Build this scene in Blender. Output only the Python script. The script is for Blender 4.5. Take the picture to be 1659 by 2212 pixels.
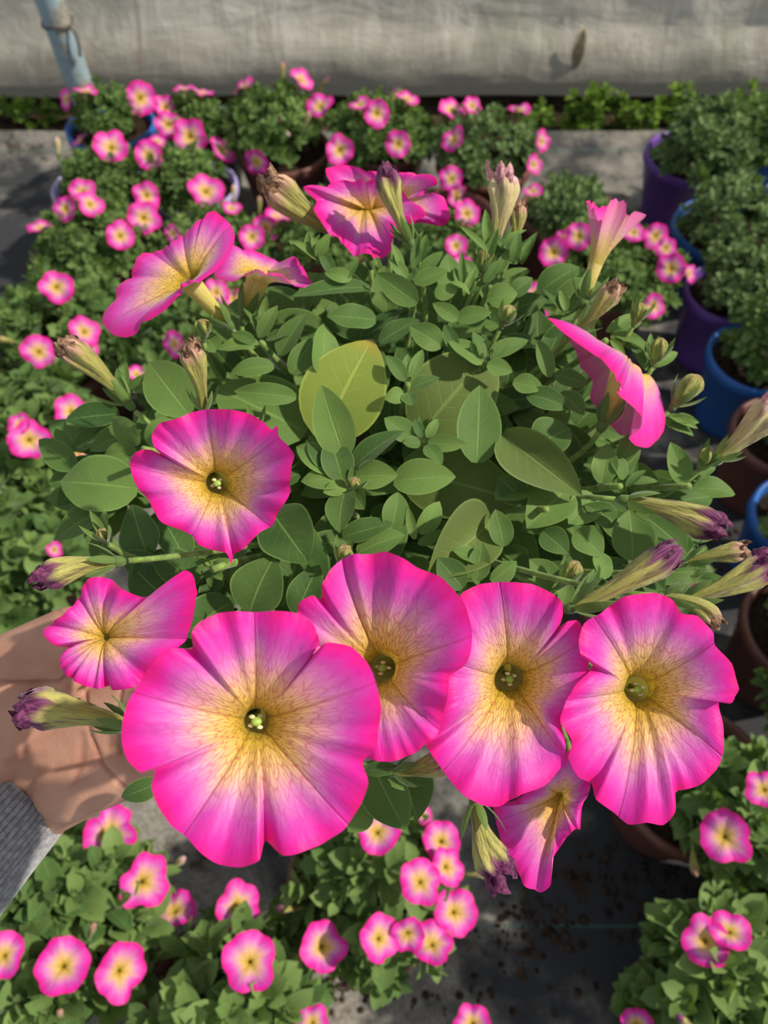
import bpy, math, random
import numpy as np
from mathutils import Vector, Matrix, noise as mnoise
R = random.Random(7)
NP = np.random.default_rng(11)
sc = bpy.context.scene
for o in list(bpy.data.objects): bpy.data.objects.remove(o)
COL = sc.collection
PI = math.pi

# ---------------------------------------------------------------- camera
H = 1.40; PITCH = math.radians(56.0); FPX = 1659.0
CAM = np.array((0.0, 0.0, H))
FWD = np.array((0.0, math.cos(PITCH), -math.sin(PITCH)))
RGT = np.array((1.0, 0.0, 0.0))
UPV = np.array((0.0, math.sin(PITCH), math.cos(PITCH)))
cd = bpy.data.cameras.new('camera'); cam = bpy.data.objects.new('camera', cd); COL.objects.link(cam)
cam.location = CAM; cam.rotation_euler = (math.radians(90) - PITCH, 0, 0)
cd.sensor_fit = 'HORIZONTAL'; cd.sensor_width = 36.0; cd.lens = 36.0
cd.clip_start = 0.02; cd.clip_end = 50
cd.dof.use_dof = True; cd.dof.focus_distance = 0.33
cd.dof.aperture_fstop = 0.036 / 0.0024          # 2.4 mm pupil
sc.camera = cam

# ---------------------------------------------------------------- light
SUN_DIR = Vector((0.70, 0.0, 0.71)).normalized()
sd = bpy.data.lights.new('sun', 'SUN'); so = bpy.data.objects.new('sun', sd); COL.objects.link(so)
sd.energy = 5.0; sd.angle = math.radians(1.6); sd.color = (1.0, 0.90, 0.74)
so.rotation_euler = SUN_DIR.to_track_quat('Z', 'Y').to_euler(); so.location = (3, 0, 4)
w = bpy.data.worlds.new('world'); sc.world = w; w.use_nodes = True
w.node_tree.nodes['Background'].inputs[0].default_value = (0.93, 0.97, 1.0, 1)
w.node_tree.nodes['Background'].inputs[1].default_value = 0.52
sc.view_settings.view_transform = 'Standard'; sc.view_settings.look = 'None'
sc.view_settings.exposure = 0.0; sc.view_settings.gamma = 1.0; sc.view_settings.use_curve_mapping = False

# ---------------------------------------------------------------- geometry helpers
def V3(x): return np.asarray(x, float)
def nrm(v):
    v = V3(v); return v / (np.linalg.norm(v) + 1e-12)
def ray(px, py): return FWD + (px - 829.5) / FPX * RGT - (py - 1106.0) / FPX * UPV
def at(px, py, z): return CAM + z * ray(px, py)
def at_h(px, py, h):
    r = ray(px, py); return CAM + r * ((h - H) / r[2])
def depth(p): return float(np.dot(V3(p) - CAM, FWD))

class MB:
    def __init__(s): s.v = []; s.f = []; s.uv = []; s.m = []; s.t = []; s.n = 0
    def add(s, v, f, uv=None, m=0, tint=0.5):
        v = np.asarray(v, float).reshape(-1, 3); b = s.n
        s.v.append(v); s.n += len(v)
        s.t.append(np.full(len(v), tint) if np.isscalar(tint) else np.asarray(tint, float))
        for k, fc in enumerate(f):
            s.f.append(tuple(b + i for i in fc)); s.m.append(m)
            s.uv.append(uv[k] if uv is not None else [(0.5, 0.5)] * len(fc))
    def join(s, o):
        b = s.n; s.v += o.v; s.t += o.t; s.n += o.n
        s.f += [tuple(b + i for i in fc) for fc in o.f]; s.uv += o.uv; s.m += o.m
    def mesh(s, name, mats, origin=(0, 0, 0), smooth=True):
        me = bpy.data.meshes.new(name)
        v = np.vstack(s.v) - V3(origin)
        me.from_pydata(v.tolist(), [], s.f)
        ul = me.uv_layers.new(name='UVMap')
        ul.data.foreach_set('uv', np.array([c for fc in s.uv for c in fc], float).ravel())
        at_ = me.attributes.new('tint', 'FLOAT', 'POINT'); at_.data.foreach_set('value', np.concatenate(s.t))
        for m in mats: me.materials.append(m)
        me.polygons.foreach_set('material_index', s.m)
        me.polygons.foreach_set('use_smooth', [smooth] * len(s.f))
        me.update(); return me

def link(name, me, parent=None, origin=(0, 0, 0)):
    o = bpy.data.objects.new(name, me); COL.objects.link(o)
    o.location = V3(origin)
    if parent is not None:
        o.parent = parent; o.location = V3(origin) - V3(parent['_w'])
    o['_w'] = [float(x) for x in origin]
    return o
def build(mb, name, mats, parent=None, origin=(0, 0, 0), smooth=True):
    return link(name, mb.mesh(name, mats, origin, smooth), parent, origin)
def empty(name, loc):
    o = bpy.data.objects.new(name, None); COL.objects.link(o); o.location = V3(loc)
    o.empty_display_size = 0.05; o['_w'] = [float(x) for x in loc]; return o
def tag(o, label=None, cat=None, group=None, kind=None):
    if label: o['label'] = label
    if cat: o['category'] = cat
    if group: o['group'] = group
    if kind: o['kind'] = kind
    return o

def frame(a):
    a = nrm(a); h = V3((0, 0, 1)) if abs(a[2]) < .9 else V3((1, 0, 0))
    x = nrm(np.cross(h, a)); return a, x, np.cross(a, x)
def grid_faces(nu, nv, wrap):
    f = []; uv = []
    for i in range(nu - 1):
        for j in range(nv if wrap else nv - 1):
            k = (j + 1) % nv
            f.append((i * nv + j, i * nv + k, (i + 1) * nv + k, (i + 1) * nv + j))
            d = nv if wrap else nv - 1
            uv.append([(j / d, i / (nu - 1)), ((j + 1) / d, i / (nu - 1)), ((j + 1) / d, (i + 1) / (nu - 1)), (j / d, (i + 1) / (nu - 1))])
    return f, uv
def bez(P, n):
    t = np.linspace(0, 1, n)[:, None]; P = [V3(p) for p in P]
    if len(P) == 2: return P[0] * (1 - t) + P[1] * t
    if len(P) == 3: return P[0] * (1 - t) ** 2 + 2 * P[1] * t * (1 - t) + P[2] * t * t
    return P[0] * (1 - t) ** 3 + 3 * P[1] * t * (1 - t) ** 2 + 3 * P[2] * t * t * (1 - t) + P[3] * t ** 3
def tube(mb, path, rad, ns=10, m=0, caps=True, fn=None, tint=.5):
    path = np.asarray(path, float); n = len(path); rad = np.broadcast_to(np.asarray(rad, float), (n,))
    T = np.gradient(path, axis=0); _, x, y = frame(T[0]); vs = []
    for i in range(n):
        t = nrm(T[i]); x = nrm(x - t * np.dot(x, t)); y = np.cross(t, x)
        for j in range(ns):
            a = 2 * PI * j / ns; r = rad[i] * (fn(i / (n - 1), a) if fn else 1)
            vs.append(path[i] + r * (math.cos(a) * x + math.sin(a) * y))
    f, uv = grid_faces(n, ns, True)
    if caps:
        f = f + [tuple(range(ns))[::-1], tuple((n - 1) * ns + j for j in range(ns))]
        uv = uv + [[(.5, 0)] * ns, [(.5, 1)] * ns]
    mb.add(vs, f, uv, m, tint)
def ball(mb, c, r, nu=8, nv=10, m=0, sc3=(1, 1, 1), tint=.5):
    vs = []
    for i in range(nu + 1):
        p = PI * i / nu
        for j in range(nv):
            a = 2 * PI * j / nv
            vs.append(V3(c) + r * V3((math.sin(p) * math.cos(a) * sc3[0], math.sin(p) * math.sin(a) * sc3[1], math.cos(p) * sc3[2])))
    f, uv = grid_faces(nu + 1, nv, True); mb.add(vs, [q[::-1] for q in f], uv, m, tint)

# ---------------------------------------------------------------- material helpers
class NT:
    def __init__(s, name):
        s.mat = bpy.data.materials.new(name); s.mat.use_nodes = True; s.t = s.mat.node_tree
        for n in list(s.t.nodes): s.t.nodes.remove(n)
        s.out = s.n('ShaderNodeOutputMaterial')
    def n(s, ty, **kw):
        nd = s.t.nodes.new(ty)
        for k, v in kw.items(): setattr(nd, k, v)
        return nd
    def set(s, sock, v):
        if isinstance(v, bpy.types.NodeSocket): s.t.links.new(v, sock)
        elif isinstance(v, (tuple, list)) and len(v) == 3 and sock.type == 'RGBA': sock.default_value = (*v, 1)
        else: sock.default_value = v
    def math(s, op, a, b=0.0, clamp=False):
        nd = s.n('ShaderNodeMath', operation=op, use_clamp=clamp); s.set(nd.inputs[0], a); s.set(nd.inputs[1], b); return nd.outputs[0]
    def mr(s, v, a, b, c=0., d=1., smooth=True):
        nd = s.n('ShaderNodeMapRange'); nd.interpolation_type = 'SMOOTHSTEP' if smooth else 'LINEAR'
        for k, x in enumerate((v, a, b, c, d)): s.set(nd.inputs[k], x)
        return nd.outputs[0]
    def mix(s, f, a, b, mode='MIX'):
        nd = s.n('ShaderNodeMix', data_type='RGBA', blend_type=mode); nd.clamp_factor = True
        s.set(nd.inputs[0], f); s.set(nd.inputs[6], a); s.set(nd.inputs[7], b); return nd.outputs[2]
    def ramp(s, v, stops):
        nd = s.n('ShaderNodeValToRGB'); e = nd.color_ramp.elements
        while len(e) < len(stops): e.new(.5)
        for k, (p, c) in enumerate(stops): e[k].position = p; e[k].color = (*c, 1) if len(c) == 3 else c
        s.set(nd.inputs[0], v); return nd.outputs[0]
    def noise(s, vec, scale, detail=3., rough=.55, out=0, dist=0.):
        nd = s.n('ShaderNodeTexNoise'); s.set(nd.inputs['Vector'], vec); nd.inputs['Scale'].default_value = scale
        nd.inputs['Detail'].default_value = detail; nd.inputs['Roughness'].default_value = rough; nd.inputs['Distortion'].default_value = dist
        return nd.outputs[out]
    def xyz(s, x, y, z=0.):
        nd = s.n('ShaderNodeCombineXYZ')
        for k, q in enumerate((x, y, z)): s.set(nd.inputs[k], q)
        return nd.outputs[0]
    def uv(s):
        nd = s.n('ShaderNodeTexCoord'); sp = s.n('ShaderNodeSeparateXYZ'); s.t.links.new(nd.outputs['UV'], sp.inputs[0])
        return sp.outputs[0], sp.outputs[1]
    def pos(s): return s.n('ShaderNodeNewGeometry').outputs['Position']
    def obj(s): return s.n('ShaderNodeTexCoord').outputs['Object']
    def sep(s, v):
        sp = s.n('ShaderNodeSeparateXYZ'); s.set(sp.inputs[0], v); return sp.outputs
    def tint(s):
        return s.n('ShaderNodeAttribute', attribute_name='tint').outputs['Fac']
    def bump(s, h, strength=.3, dist=.001):
        nd = s.n('ShaderNodeBump'); s.set(nd.inputs['Height'], h); nd.inputs['Strength'].default_value = strength
        nd.inputs['Distance'].default_value = dist; return nd.outputs[0]
    def finish(s, col, rough=.6, spec=.3, normal=None, trans=0., tcol=None, sheen=0., metal=0., sss=0.):
        p = s.n('ShaderNodeBsdfPrincipled'); s.set(p.inputs['Base Color'], col); s.set(p.inputs['Roughness'], rough)
        p.inputs['Specular IOR Level'].default_value = spec; p.inputs['Metallic'].default_value = metal
        if sheen: p.inputs['Sheen Weight'].default_value = sheen; p.inputs['Sheen Roughness'].default_value = .4
        if sss:
            p.inputs['Subsurface Weight'].default_value = sss; p.inputs['Subsurface Radius'].default_value = (.012, .005, .003); p.inputs['Subsurface Scale'].default_value = .5
        if normal is not None: s.set(p.inputs['Normal'], normal)
        o = p.outputs[0]
        if trans:
            t = s.n('ShaderNodeBsdfTranslucent'); s.set(t.inputs[0], tcol if tcol is not None else col)
            mx = s.n('ShaderNodeMixShader'); mx.inputs[0].default_value = trans
            s.t.links.new(o, mx.inputs[1]); s.t.links.new(t.outputs[0], mx.inputs[2]); o = mx.outputs[0]
        s.t.links.new(o, s.out.inputs[0]); return s.mat

def mat_petal():
    n = NT('petunia_petal'); v, u = n.uv(); M = n.math
    c = n.xyz(M('MULTIPLY', v, 14.), M('MULTIPLY', u, 2.2)); nz = n.noise(c, 1., 4.)
    c2 = n.xyz(M('MULTIPLY', v, 90.), M('MULTIPLY', u, 5.)); nf = n.noise(c2, 1., 3.)
    v5 = M('MULTIPLY', v, 5.)
    md = M('ABSOLUTE', M('SUBTRACT', M('FRACT', M('ADD', v5, .5)), .5))        # 0 on the petal's midrib
    u1 = M('ADD', u, M('MULTIPLY', M('SUBTRACT', nz, .5), .26))
    u1 = M('ADD', u1, M('MULTIPLY', M('SUBTRACT', nf, .5), .13))
    u1 = M('SUBTRACT', u1, n.mr(md, 0., .16, .07, 0.))
    base = n.ramp(u1, [(0.0, (.34, .24, .014)), (.13, (.62, .44, .032)), (.29, (.82, .57, .11)), (.45, (.86, .58, .27)),
                       (.56, (.83, .42, .43)), (.68, (.74, .24, .58)), (.79, (.70, .085, .52)), (.90, (.80, .022, .42)), (1.0, (.88, .008, .27))])
    # reticulate veins
    dv = M('MULTIPLY', M('SUBTRACT', n.noise(n.xyz(M('MULTIPLY', v, 60.), M('MULTIPLY', u, 9.)), 1., 2.), .5), 1.6)
    vo = n.n('ShaderNodeTexVoronoi', feature='DISTANCE_TO_EDGE', voronoi_dimensions='2D'); vo.inputs['Scale'].default_value = 1.
    n.set(vo.inputs['Vector'], n.xyz(M('ADD', M('MULTIPLY', v, 105.), dv), M('MULTIPLY', u, 7.)))
    ln = n.mr(vo.outputs['Distance'], 0., .17, 1., 0.)
    vs = n.ramp(u, [(0.0, (.15,) * 3), (.13, (.85,) * 3), (.38, (.78,) * 3), (.62, (.40,) * 3), (.88, (.08,) * 3)])
    vcol = n.ramp(u, [(0.1, (.22, .07, .008)), (.4, (.52, .15, .07)), (.65, (.55, .06, .26))])
    col = n.mix(M('MULTIPLY', ln, vs), base, vcol)
    ml = n.mr(md, 0., n.mr(u, .0, .9, .055, .012, False), 1., 0.)
    ms = n.ramp(u, [(0.0, (.5,) * 3), (.25, (.7,) * 3), (.7, (.45,) * 3), (1., (.25,) * 3)])
    col = n.mix(M('MULTIPLY', ml, ms), col, n.ramp(u, [(.2, (.38, .20, .02)), (.8, (.55, .05, .22))]))
    # paler underside
    bf = n.n('ShaderNodeNewGeometry').outputs['Backfacing']
    und = n.ramp(u1, [(0., (.62, .50, .10)), (.35, (.68, .46, .24)), (.6, (.70, .32, .47)), (1., (.73, .11, .39))])
    und = n.mix(M('MULTIPLY', ml, .7), und, (.62, .48, .16))
    col = n.mix(bf, col, und)
    h = M('ADD', M('MULTIPLY', ln, M('MULTIPLY', vs, -.5)), M('ADD', M('MULTIPLY', nf, .9), M('MULTIPLY', ml, -.8)))
    return n.finish(col, .5, .28, n.bump(h, .55, .0007), .26, col, .12)
def mat_tube():
    n = NT('flower_tube'); v, u = n.uv(); M = n.math
    nz = n.noise(n.xyz(M('MULTIPLY', v, 16.), M('MULTIPLY', u, 1.5)), 1., 4.)
    col = n.ramp(u, [(0., (.42, .46, .10)), (.5, (.66, .58, .15)), (1., (.74, .60, .22))])
    col = n.mix(n.mr(nz, .52, .68, 0., .6), col, (.40, .24, .10))
    bf = n.n('ShaderNodeNewGeometry').outputs['Backfacing']
    col = n.mix(bf, col, n.ramp(u, [(.1, (.10, .10, .015)), (.75, (.22, .175, .018)), (1., (.34, .24, .014))]))
    return n.finish(col, .55, .25, n.bump(nz, .5, .001), .20, (.6, .48, .07), .3)
def mat_bud(name, a, b, tip, stripe, amt, tipstart=.62):
    n = NT(name); v, u = n.uv(); M = n.math
    nz = n.noise(n.xyz(M('MULTIPLY', v, 9.), M('MULTIPLY', u, 1.8)), 1., 3.)
    nf = n.noise(n.xyz(M('MULTIPLY', v, 34.), M('MULTIPLY', u, 5.)), 1., 3.)
    col = n.mix(u, a, b)
    col = n.mix(n.mr(nz, .46, .64, 0., amt), col, stripe)
    col = n.mix(n.mr(nf, .5, .75, 0., .45), col, stripe)
    ut = M('ADD', u, M('MULTIPLY', M('SUBTRACT', nz, .5), .35))
    col = n.mix(n.mr(ut, tipstart, tipstart + .22, 0., 1.), col, n.mix(n.mr(nf, .4, .62), tip, tuple(min(1, x * 2.6 + .03) for x in tip)))
    return n.finish(col, .6, .25, n.bump(M('ADD', nf, nz), .8, .0014), .15, col, .35)
def mat_leaf(name, dark, light, trans, tcol, veins=.5, sheen=.35, brown=False):
    n = NT(name); v, u = n.uv(); M = n.math
    nz = n.noise(n.pos(), 60., 3.); nf = n.noise(n.pos(), 900., 2.)
    t = M('ADD', n.tint(), M('MULTIPLY', M('SUBTRACT', nz, .5), .45), True)
    col = n.mix(t, dark, light)
    x = M('ABSOLUTE', M('SUBTRACT', v, .5))
    mid = n.mr(x, .008, .035, 1., 0.)
    sv = M('SINE', M('MULTIPLY', M('SUBTRACT', u, M('MULTIPLY', x, .55)), 44.))
    side = M('MULTIPLY', n.mr(sv, .90, 1.), n.mr(x, .0, .45, 1., .1))
    vein = M('MAXIMUM', M('MULTIPLY', mid, .9), M('MULTIPLY', side, .35))
    lv = tuple(min(1, c * 1.55 + .02) for c in light)
    col = n.mix(M('MULTIPLY', vein, veins), col, lv)
    col = n.mix(n.mr(x, .455, .5, 0., .55), col, lv)
    if brown:
        col = n.mix(n.mr(M('ADD', u, M('MULTIPLY', M('SUBTRACT', nz, .5), .1)), .80, .95, 0., .55), col, (.42, .30, .05))
        col = n.mix(n.mr(M('ADD', u, M('MULTIPLY', M('SUBTRACT', nz, .5), .14)), .95, .975), col, (.10, .045, .02))
    h = M('ADD', M('MULTIPLY', vein, -.7), M('ADD', M('MULTIPLY', nf, .35), M('MULTIPLY', nz, .5)))
    return n.finish(col, .62, .22, n.bump(h, .45, .0009), trans, tcol, sheen)
def mat_plain(name, col, rough=.6, spec=.3, nscale=30., namt=.25, bump=.2, bdist=.001, **kw):
    n = NT(name); nz = n.noise(n.pos(), nscale, 4.)
    c = n.mix(n.mr(nz, .3, .7, 0., 1.), tuple(x * (1 - namt) for x in col), tuple(min(1, x * (1 + namt)) for x in col))
    return n.finish(c, rough, spec, n.bump(nz, bump, bdist), **kw)

PETAL = mat_petal(); TUBE = mat_tube()
LEAF = mat_leaf('petunia_leaf', (.036, .092, .024), (.155, .265, .064), .20, (.20, .36, .04), .45, .15)
LEAFY = mat_leaf('yellowing_leaf', (.18, .26, .045), (.30, .38, .070), .2, (.34, .38, .04), .5, .3, True)
LEAFP = mat_leaf('olive_leaf', (.085, .135, .035), (.16, .22, .055), .2, (.2, .3, .04), .5, .3)
LEAFB = mat_leaf('bedding_leaf', (.056, .120, .032), (.185, .292, .088), .24, (.22, .38, .04), .3, .12)
LEAFG = mat_leaf('grey_green_leaf', (.060, .120, .038), (.195, .290, .115), .2, (.18, .32, .05), .3, .15)
LEAFW = mat_leaf('weed_leaf', (.060, .130, .015), (.20, .34, .04), .25, (.2, .36, .03), .2, .15)
STEM = mat_plain('green_stem', (.17, .27, .06), .6, .25, 200., .3, .3, .0005, sheen=.4)
SEPAL = mat_leaf('sepal', (.07, .14, .03), (.16, .26, .07), .2, (.2, .3, .04), .5, .5)
STIG = mat_plain('stigma', (.34, .50, .10), .35, .5, 300., .2)
ANTH = mat_plain('anther', (.78, .70, .45), .7, .2, 400., .25)
BUDP = mat_bud('faded_bloom_purple_tip', (.36, .38, .075), (.54, .50, .17), (.085, .010, .060), (.13, .045, .06), .75, .66)
BUDB = mat_bud('faded_bloom_brown', (.31, .34, .065), (.42, .39, .12), (.26, .145, .105), (.15, .085, .045), .55, .66)
BUDG = mat_bud('young_bud', (.22, .29, .07), (.42, .42, .12), (.20, .14, .05), (.15, .13, .04), .5, .80)
BUDK = mat_bud('folded_bloom', (.50, .48, .13), (.68, .56, .34), (.46, .22, .28), (.22, .09, .11), .6, .80)
HAIR = mat_plain('fine_hairs', (.45, .46, .28), .5, .2)
def pot_mat(name, c): return mat_plain(name, c, .42, .4, 9., .12, .06, .001)
P_BLUE = pot_mat('blue_plastic', (.022, .115, .42)); P_PURP = pot_mat('purple_plastic', (.135, .055, .33))
P_LAV = pot_mat('lavender_plastic', (.36, .32, .62)); P_TERR = pot_mat('terracotta_plastic', (.150, .062, .048)); P_NAVY = pot_mat('navy_plastic', (.035, .03, .12))
SOIL = mat_plain('potting_soil', (.028, .018, .012), .95, .1, 120., .6, .8, .004)

# ---------------------------------------------------------------- setting
def mat_floor():
    n = NT('woven_weed_mat'); p = n.pos(); M = n.math; X, Y, Z = n.sep(p)
    big = n.noise(p, 2.6, 5., .6); mid = n.noise(p, 11., 5., .65); fine = n.noise(p, 160., 3., .6)
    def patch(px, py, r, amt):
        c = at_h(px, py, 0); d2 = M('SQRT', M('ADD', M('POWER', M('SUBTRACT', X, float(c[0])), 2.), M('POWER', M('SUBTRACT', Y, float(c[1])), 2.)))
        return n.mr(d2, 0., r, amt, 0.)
    pt = M('ADD', M('ADD', patch(820, 2150, .30, .16), patch(1290, 350, .28, .10)), M('ADD', patch(1440, 1850, .34, -.22), M('ADD', patch(40, 560, .55, -.10), patch(1560, 1200, .5, -.16))))  # extra dust, and shade beside the right-hand plants painted in as missing dust
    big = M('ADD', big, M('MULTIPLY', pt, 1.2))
    dust_shade = n.mr(M('ADD', M('MULTIPLY', big, .7), M('MULTIPLY', mid, .35)), .46, .64)
    col = n.mix(M('MULTIPLY', dust_shade, n.mr(fine, .25, .75, .45, 1.)), (.040, .043, .050), (.34, .325, .29))
    deb = n.mr(M('ADD', n.noise(p, 7., 4., .7), M('MULTIPLY', mid, .25)), .70, .80)
    col = n.mix(M('MULTIPLY', deb, .85), col, (.045, .026, .014))
    wv = M('MULTIPLY', M('SINE', M('MULTIPLY', X, 2200.)), M('SINE', M('MULTIPLY', Y, 2200.)))
    for y0, a in ((at_h(1300, 2000, 0)[1], .75), (at_h(60, 327, 0)[1], .5)):
        ln = M('MULTIPLY', n.mr(M('ABSOLUTE', M('SUBTRACT', Y, y0 + 0)), .0022, .0034, 1., 0.), n.mr(M('SINE', M('ADD', M('MULTIPLY', X, 900.), M('MULTIPLY', Y, 900.))), -.2, .4))
        col = n.mix(M('MULTIPLY', ln, a), col, (.06, .22, .17))
    return n.finish(col, .75, .2, n.bump(M('ADD', M('ADD', fine, M('MULTIPLY', wv, .3)), mid), .5, .003))
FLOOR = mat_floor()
YW = float(at_h(829, 232, 0)[1])            # where the film meets the soil strip
YM = float(at_h(1300, 302, 0)[1])           # far edge of the mat
def plane_grid(x0, x1, y0, y1, nx, ny, fz):
    vs = []; f, uv = grid_faces(ny, nx, False)
    for j in range(ny):
        for i in range(nx):
            x = x0 + (x1 - x0) * i / (nx - 1); y = y0 + (y1 - y0) * j / (ny - 1); vs.append((x, y, fz(x, y)))
    return vs, f, uv
mb = MB()
def fz(x, y):
    z = .004 * mnoise.noise(Vector((x * 2.5, y * 2.5, 0))) + .0025 * mnoise.noise(Vector((x * 9, y * 4, 3)))
    e = (y - (YM - .10)) / .10
    return z - .004 + (.035 * (3 * e * e - 2 * e ** 3) if e > 0 else 0)
vs, f, uv = plane_grid(-2.6, 2.6, -.55, YM, 120, 110, fz); mb.add(vs, f, uv)
vs, f, uv = plane_grid(-2.6, 2.6, YM, YM + .012, 120, 4, lambda x, y: .031 - (y - YM) * 4); mb.add(vs, f, uv)
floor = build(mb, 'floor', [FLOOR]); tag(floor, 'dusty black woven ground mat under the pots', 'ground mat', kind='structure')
mb = MB()
SOILW = mat_plain('damp_soil', (.045, .030, .020), .95, .1, 40., .6, 1., .01)
vs, f, uv = plane_grid(-2.6, 2.6, YM - .02, YW + .6, 120, 26, lambda x, y: -.012 + .014 * mnoise.noise(Vector((x * 12, y * 12, 1)))); mb.add(vs, f, uv)
tag(build(mb, 'trim_1', [SOILW]), 'strip of damp dark soil between the mat and the film wall', 'soil strip', kind='structure')

def mat_film():
    n = NT('greenhouse_film'); p = n.pos(); M = n.math; X, Y, Z = n.sep(p)
    q = n.xyz(M('MULTIPLY', X, 1.), M('MULTIPLY', X, .3), M('MULTIPLY', Z, 3.2))
    a = n.noise(q, 3.2, 6., .62, dist=.8); b = n.noise(n.xyz(M('MULTIPLY', X, 5.), 0., M('MULTIPLY', Z, 2.)), 3.5, 5., .65, dist=.4); c = n.noise(p, 2., 3.)
    col = n.ramp(a, [(.25, (.30, .28, .24)), (.5, (.54, .515, .46)), (.72, (.70, .68, .62))])
    col = n.mix(n.mr(b, .48, .68, 0., .75), col, (.74, .72, .68))
    col = n.mix(n.mr(c, .52, .68, 0., .45), col, (.30, .34, .24))
    col = n.mix(n.mr(Z, .07, .25, .85, 0.), col, (.10, .095, .08))  # shade at the film's undercut foot, painted in as a fade towards the ground
    ln = n.mr(M('ABSOLUTE', M('SUBTRACT', X, M('ADD', at(297, 70, 2.45)[0], M('MULTIPLY', M('SUBTRACT', c, .5), .06)))), .002, .014, .45, 0.)
    col = n.mix(ln, col, (.24, .15, .09))
    return n.finish(col, .42, .35, n.bump(M('ADD', a, M('MULTIPLY', b, .6)), .6, .02), .35, (.5, .48, .42))
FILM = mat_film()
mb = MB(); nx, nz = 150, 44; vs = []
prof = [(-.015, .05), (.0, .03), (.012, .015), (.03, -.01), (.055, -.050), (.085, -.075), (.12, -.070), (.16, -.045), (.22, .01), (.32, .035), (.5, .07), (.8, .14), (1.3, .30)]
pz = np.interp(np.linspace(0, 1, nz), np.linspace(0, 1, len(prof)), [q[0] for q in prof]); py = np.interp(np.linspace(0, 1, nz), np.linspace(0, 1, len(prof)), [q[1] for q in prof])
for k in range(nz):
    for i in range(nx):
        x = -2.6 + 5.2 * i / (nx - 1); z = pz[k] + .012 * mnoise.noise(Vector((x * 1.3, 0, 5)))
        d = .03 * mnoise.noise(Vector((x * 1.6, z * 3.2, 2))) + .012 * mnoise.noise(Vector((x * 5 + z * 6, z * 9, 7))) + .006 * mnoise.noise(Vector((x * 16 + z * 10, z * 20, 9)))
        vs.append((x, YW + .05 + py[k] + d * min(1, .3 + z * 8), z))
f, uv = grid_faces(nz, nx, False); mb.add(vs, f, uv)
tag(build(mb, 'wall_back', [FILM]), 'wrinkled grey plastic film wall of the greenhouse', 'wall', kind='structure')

# blue steel post, far left
def mat_post():
    n = NT('chipped_blue_paint'); p = n.pos(); M = n.math
    a = n.noise(p, 14., 5., .65); X, Y, Z = n.sep(p)
    col = n.mix(n.noise(p, 30., 3.), (.20, .30, .37), (.32, .42, .48))
    chip = n.mr(M('ADD', a, M('MULTIPLY', n.mr(X, -1.02, -.93), .16)), .60, .66)
    col = n.mix(chip, col, n.mix(n.noise(p, 60., 3.), (.05, .045, .04), (.5, .48, .42)))
    return n.finish(col, .5, .4, n.bump(a, .4, .004))
POST = mat_post()
pb = at_h(174, 262, 0.0); pb[0] = at(176, 190, 2.47)[0]; pt_ = V3((pb[0] - .06, pb[1] + .03, 1.2)); pb = pb + V3((0, 0, -.03))
mb = MB(); tube(mb, bez([pb, pt_], 14), .042, 24)
post = empty('metal_post', pb); tag(post, 'pale blue painted steel post with chipped paint in front of the film wall', 'post')
build(mb, 'post_tube', [POST], post, pb)
mb = MB(); c0 = pb + (pt_ - pb) * .27
for k in range(1):
    a = [c0 + .046 * V3((math.cos(t), math.sin(t), 0)) + V3((0, 0, .012 * k + .005 * math.sin(3 * t))) for t in np.linspace(0, 2 * PI, 30)]
    tube(mb, a, .0035, 6)
tail = c0 + V3((.04, -.025, 0)); tube(mb, bez([tail, tail + V3((.03, -.02, -.01)), tail + V3((.012, -.015, -.08))], 10), .0045, 6)
WIRE = mat_plain('frayed_tie', (.10, .09, .08), .9, .1)
build(mb, 'tie_wire', [WIRE], post, pb)

# ---------------------------------------------------------------- leaves
def leaf(mb, base, tip, width, up, cup=.25, arch=.10, twist=0., na=9, nc=5, m=0, tint=.5, wave=.0, fold=0.):
    base = V3(base); tip = V3(tip); L = np.linalg.norm(tip - base); d = (tip - base) / L
    up = nrm(V3(up) - d * np.dot(up, d)); sd_ = np.cross(d, up); vs = []
    for i in range(na):
        s = i / (na - 1); c = base + d * L * s + up * (arch * L * (4 * s * (1 - s)) * .9)
        ss = .02 + .98 * s
        w = width * .5 * (ss ** .62) * max(0, 1 - s) ** .86 * 2.72 + .0001
        tw = twist * s; a = sd_ * math.cos(tw) + up * math.sin(tw); b = up * math.cos(tw) - sd_ * math.sin(tw)
        for j in range(nc):
            x = 2 * j / (nc - 1) - 1
            h = cup * abs(x) ** 1.3 * w + wave * w * math.sin(s * 9 + x * 2) * abs(x)
            if fold and x * fold > 0: h += abs(fold) * w * abs(x) ** 2
            vs.append(c + a * x * w + b * h)
    f, uv = grid_faces(na, nc, False); mb.add(vs, f, uv, m, tint)
def sepals(mb, B, ax, r, L, spread=.35, n=5, m=0, w=.30):
    a, x, y = frame(ax)
    for k in range(n):
        t = 2 * PI * (k + R.uniform(-.12, .12)) / n; e = math.cos(t) * x + math.sin(t) * y
        l = L * R.uniform(.85, 1.15); b = B + e * r * .8 - a * r * .6
        leaf(mb, b, b + a * l + e * l * spread * R.uniform(.6, 1.4), L * w, e * -1 + a * .2, .3, -.10, 0, 8, 5, m, R.uniform(.3, .8))
    tube(mb, [B - a * r * 2.2, B - a * r * 1.5, B - a * r * .6, B + a * r * .3], [r * .5, r * .95, r * 1.15, r * .95], 12, m)
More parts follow.
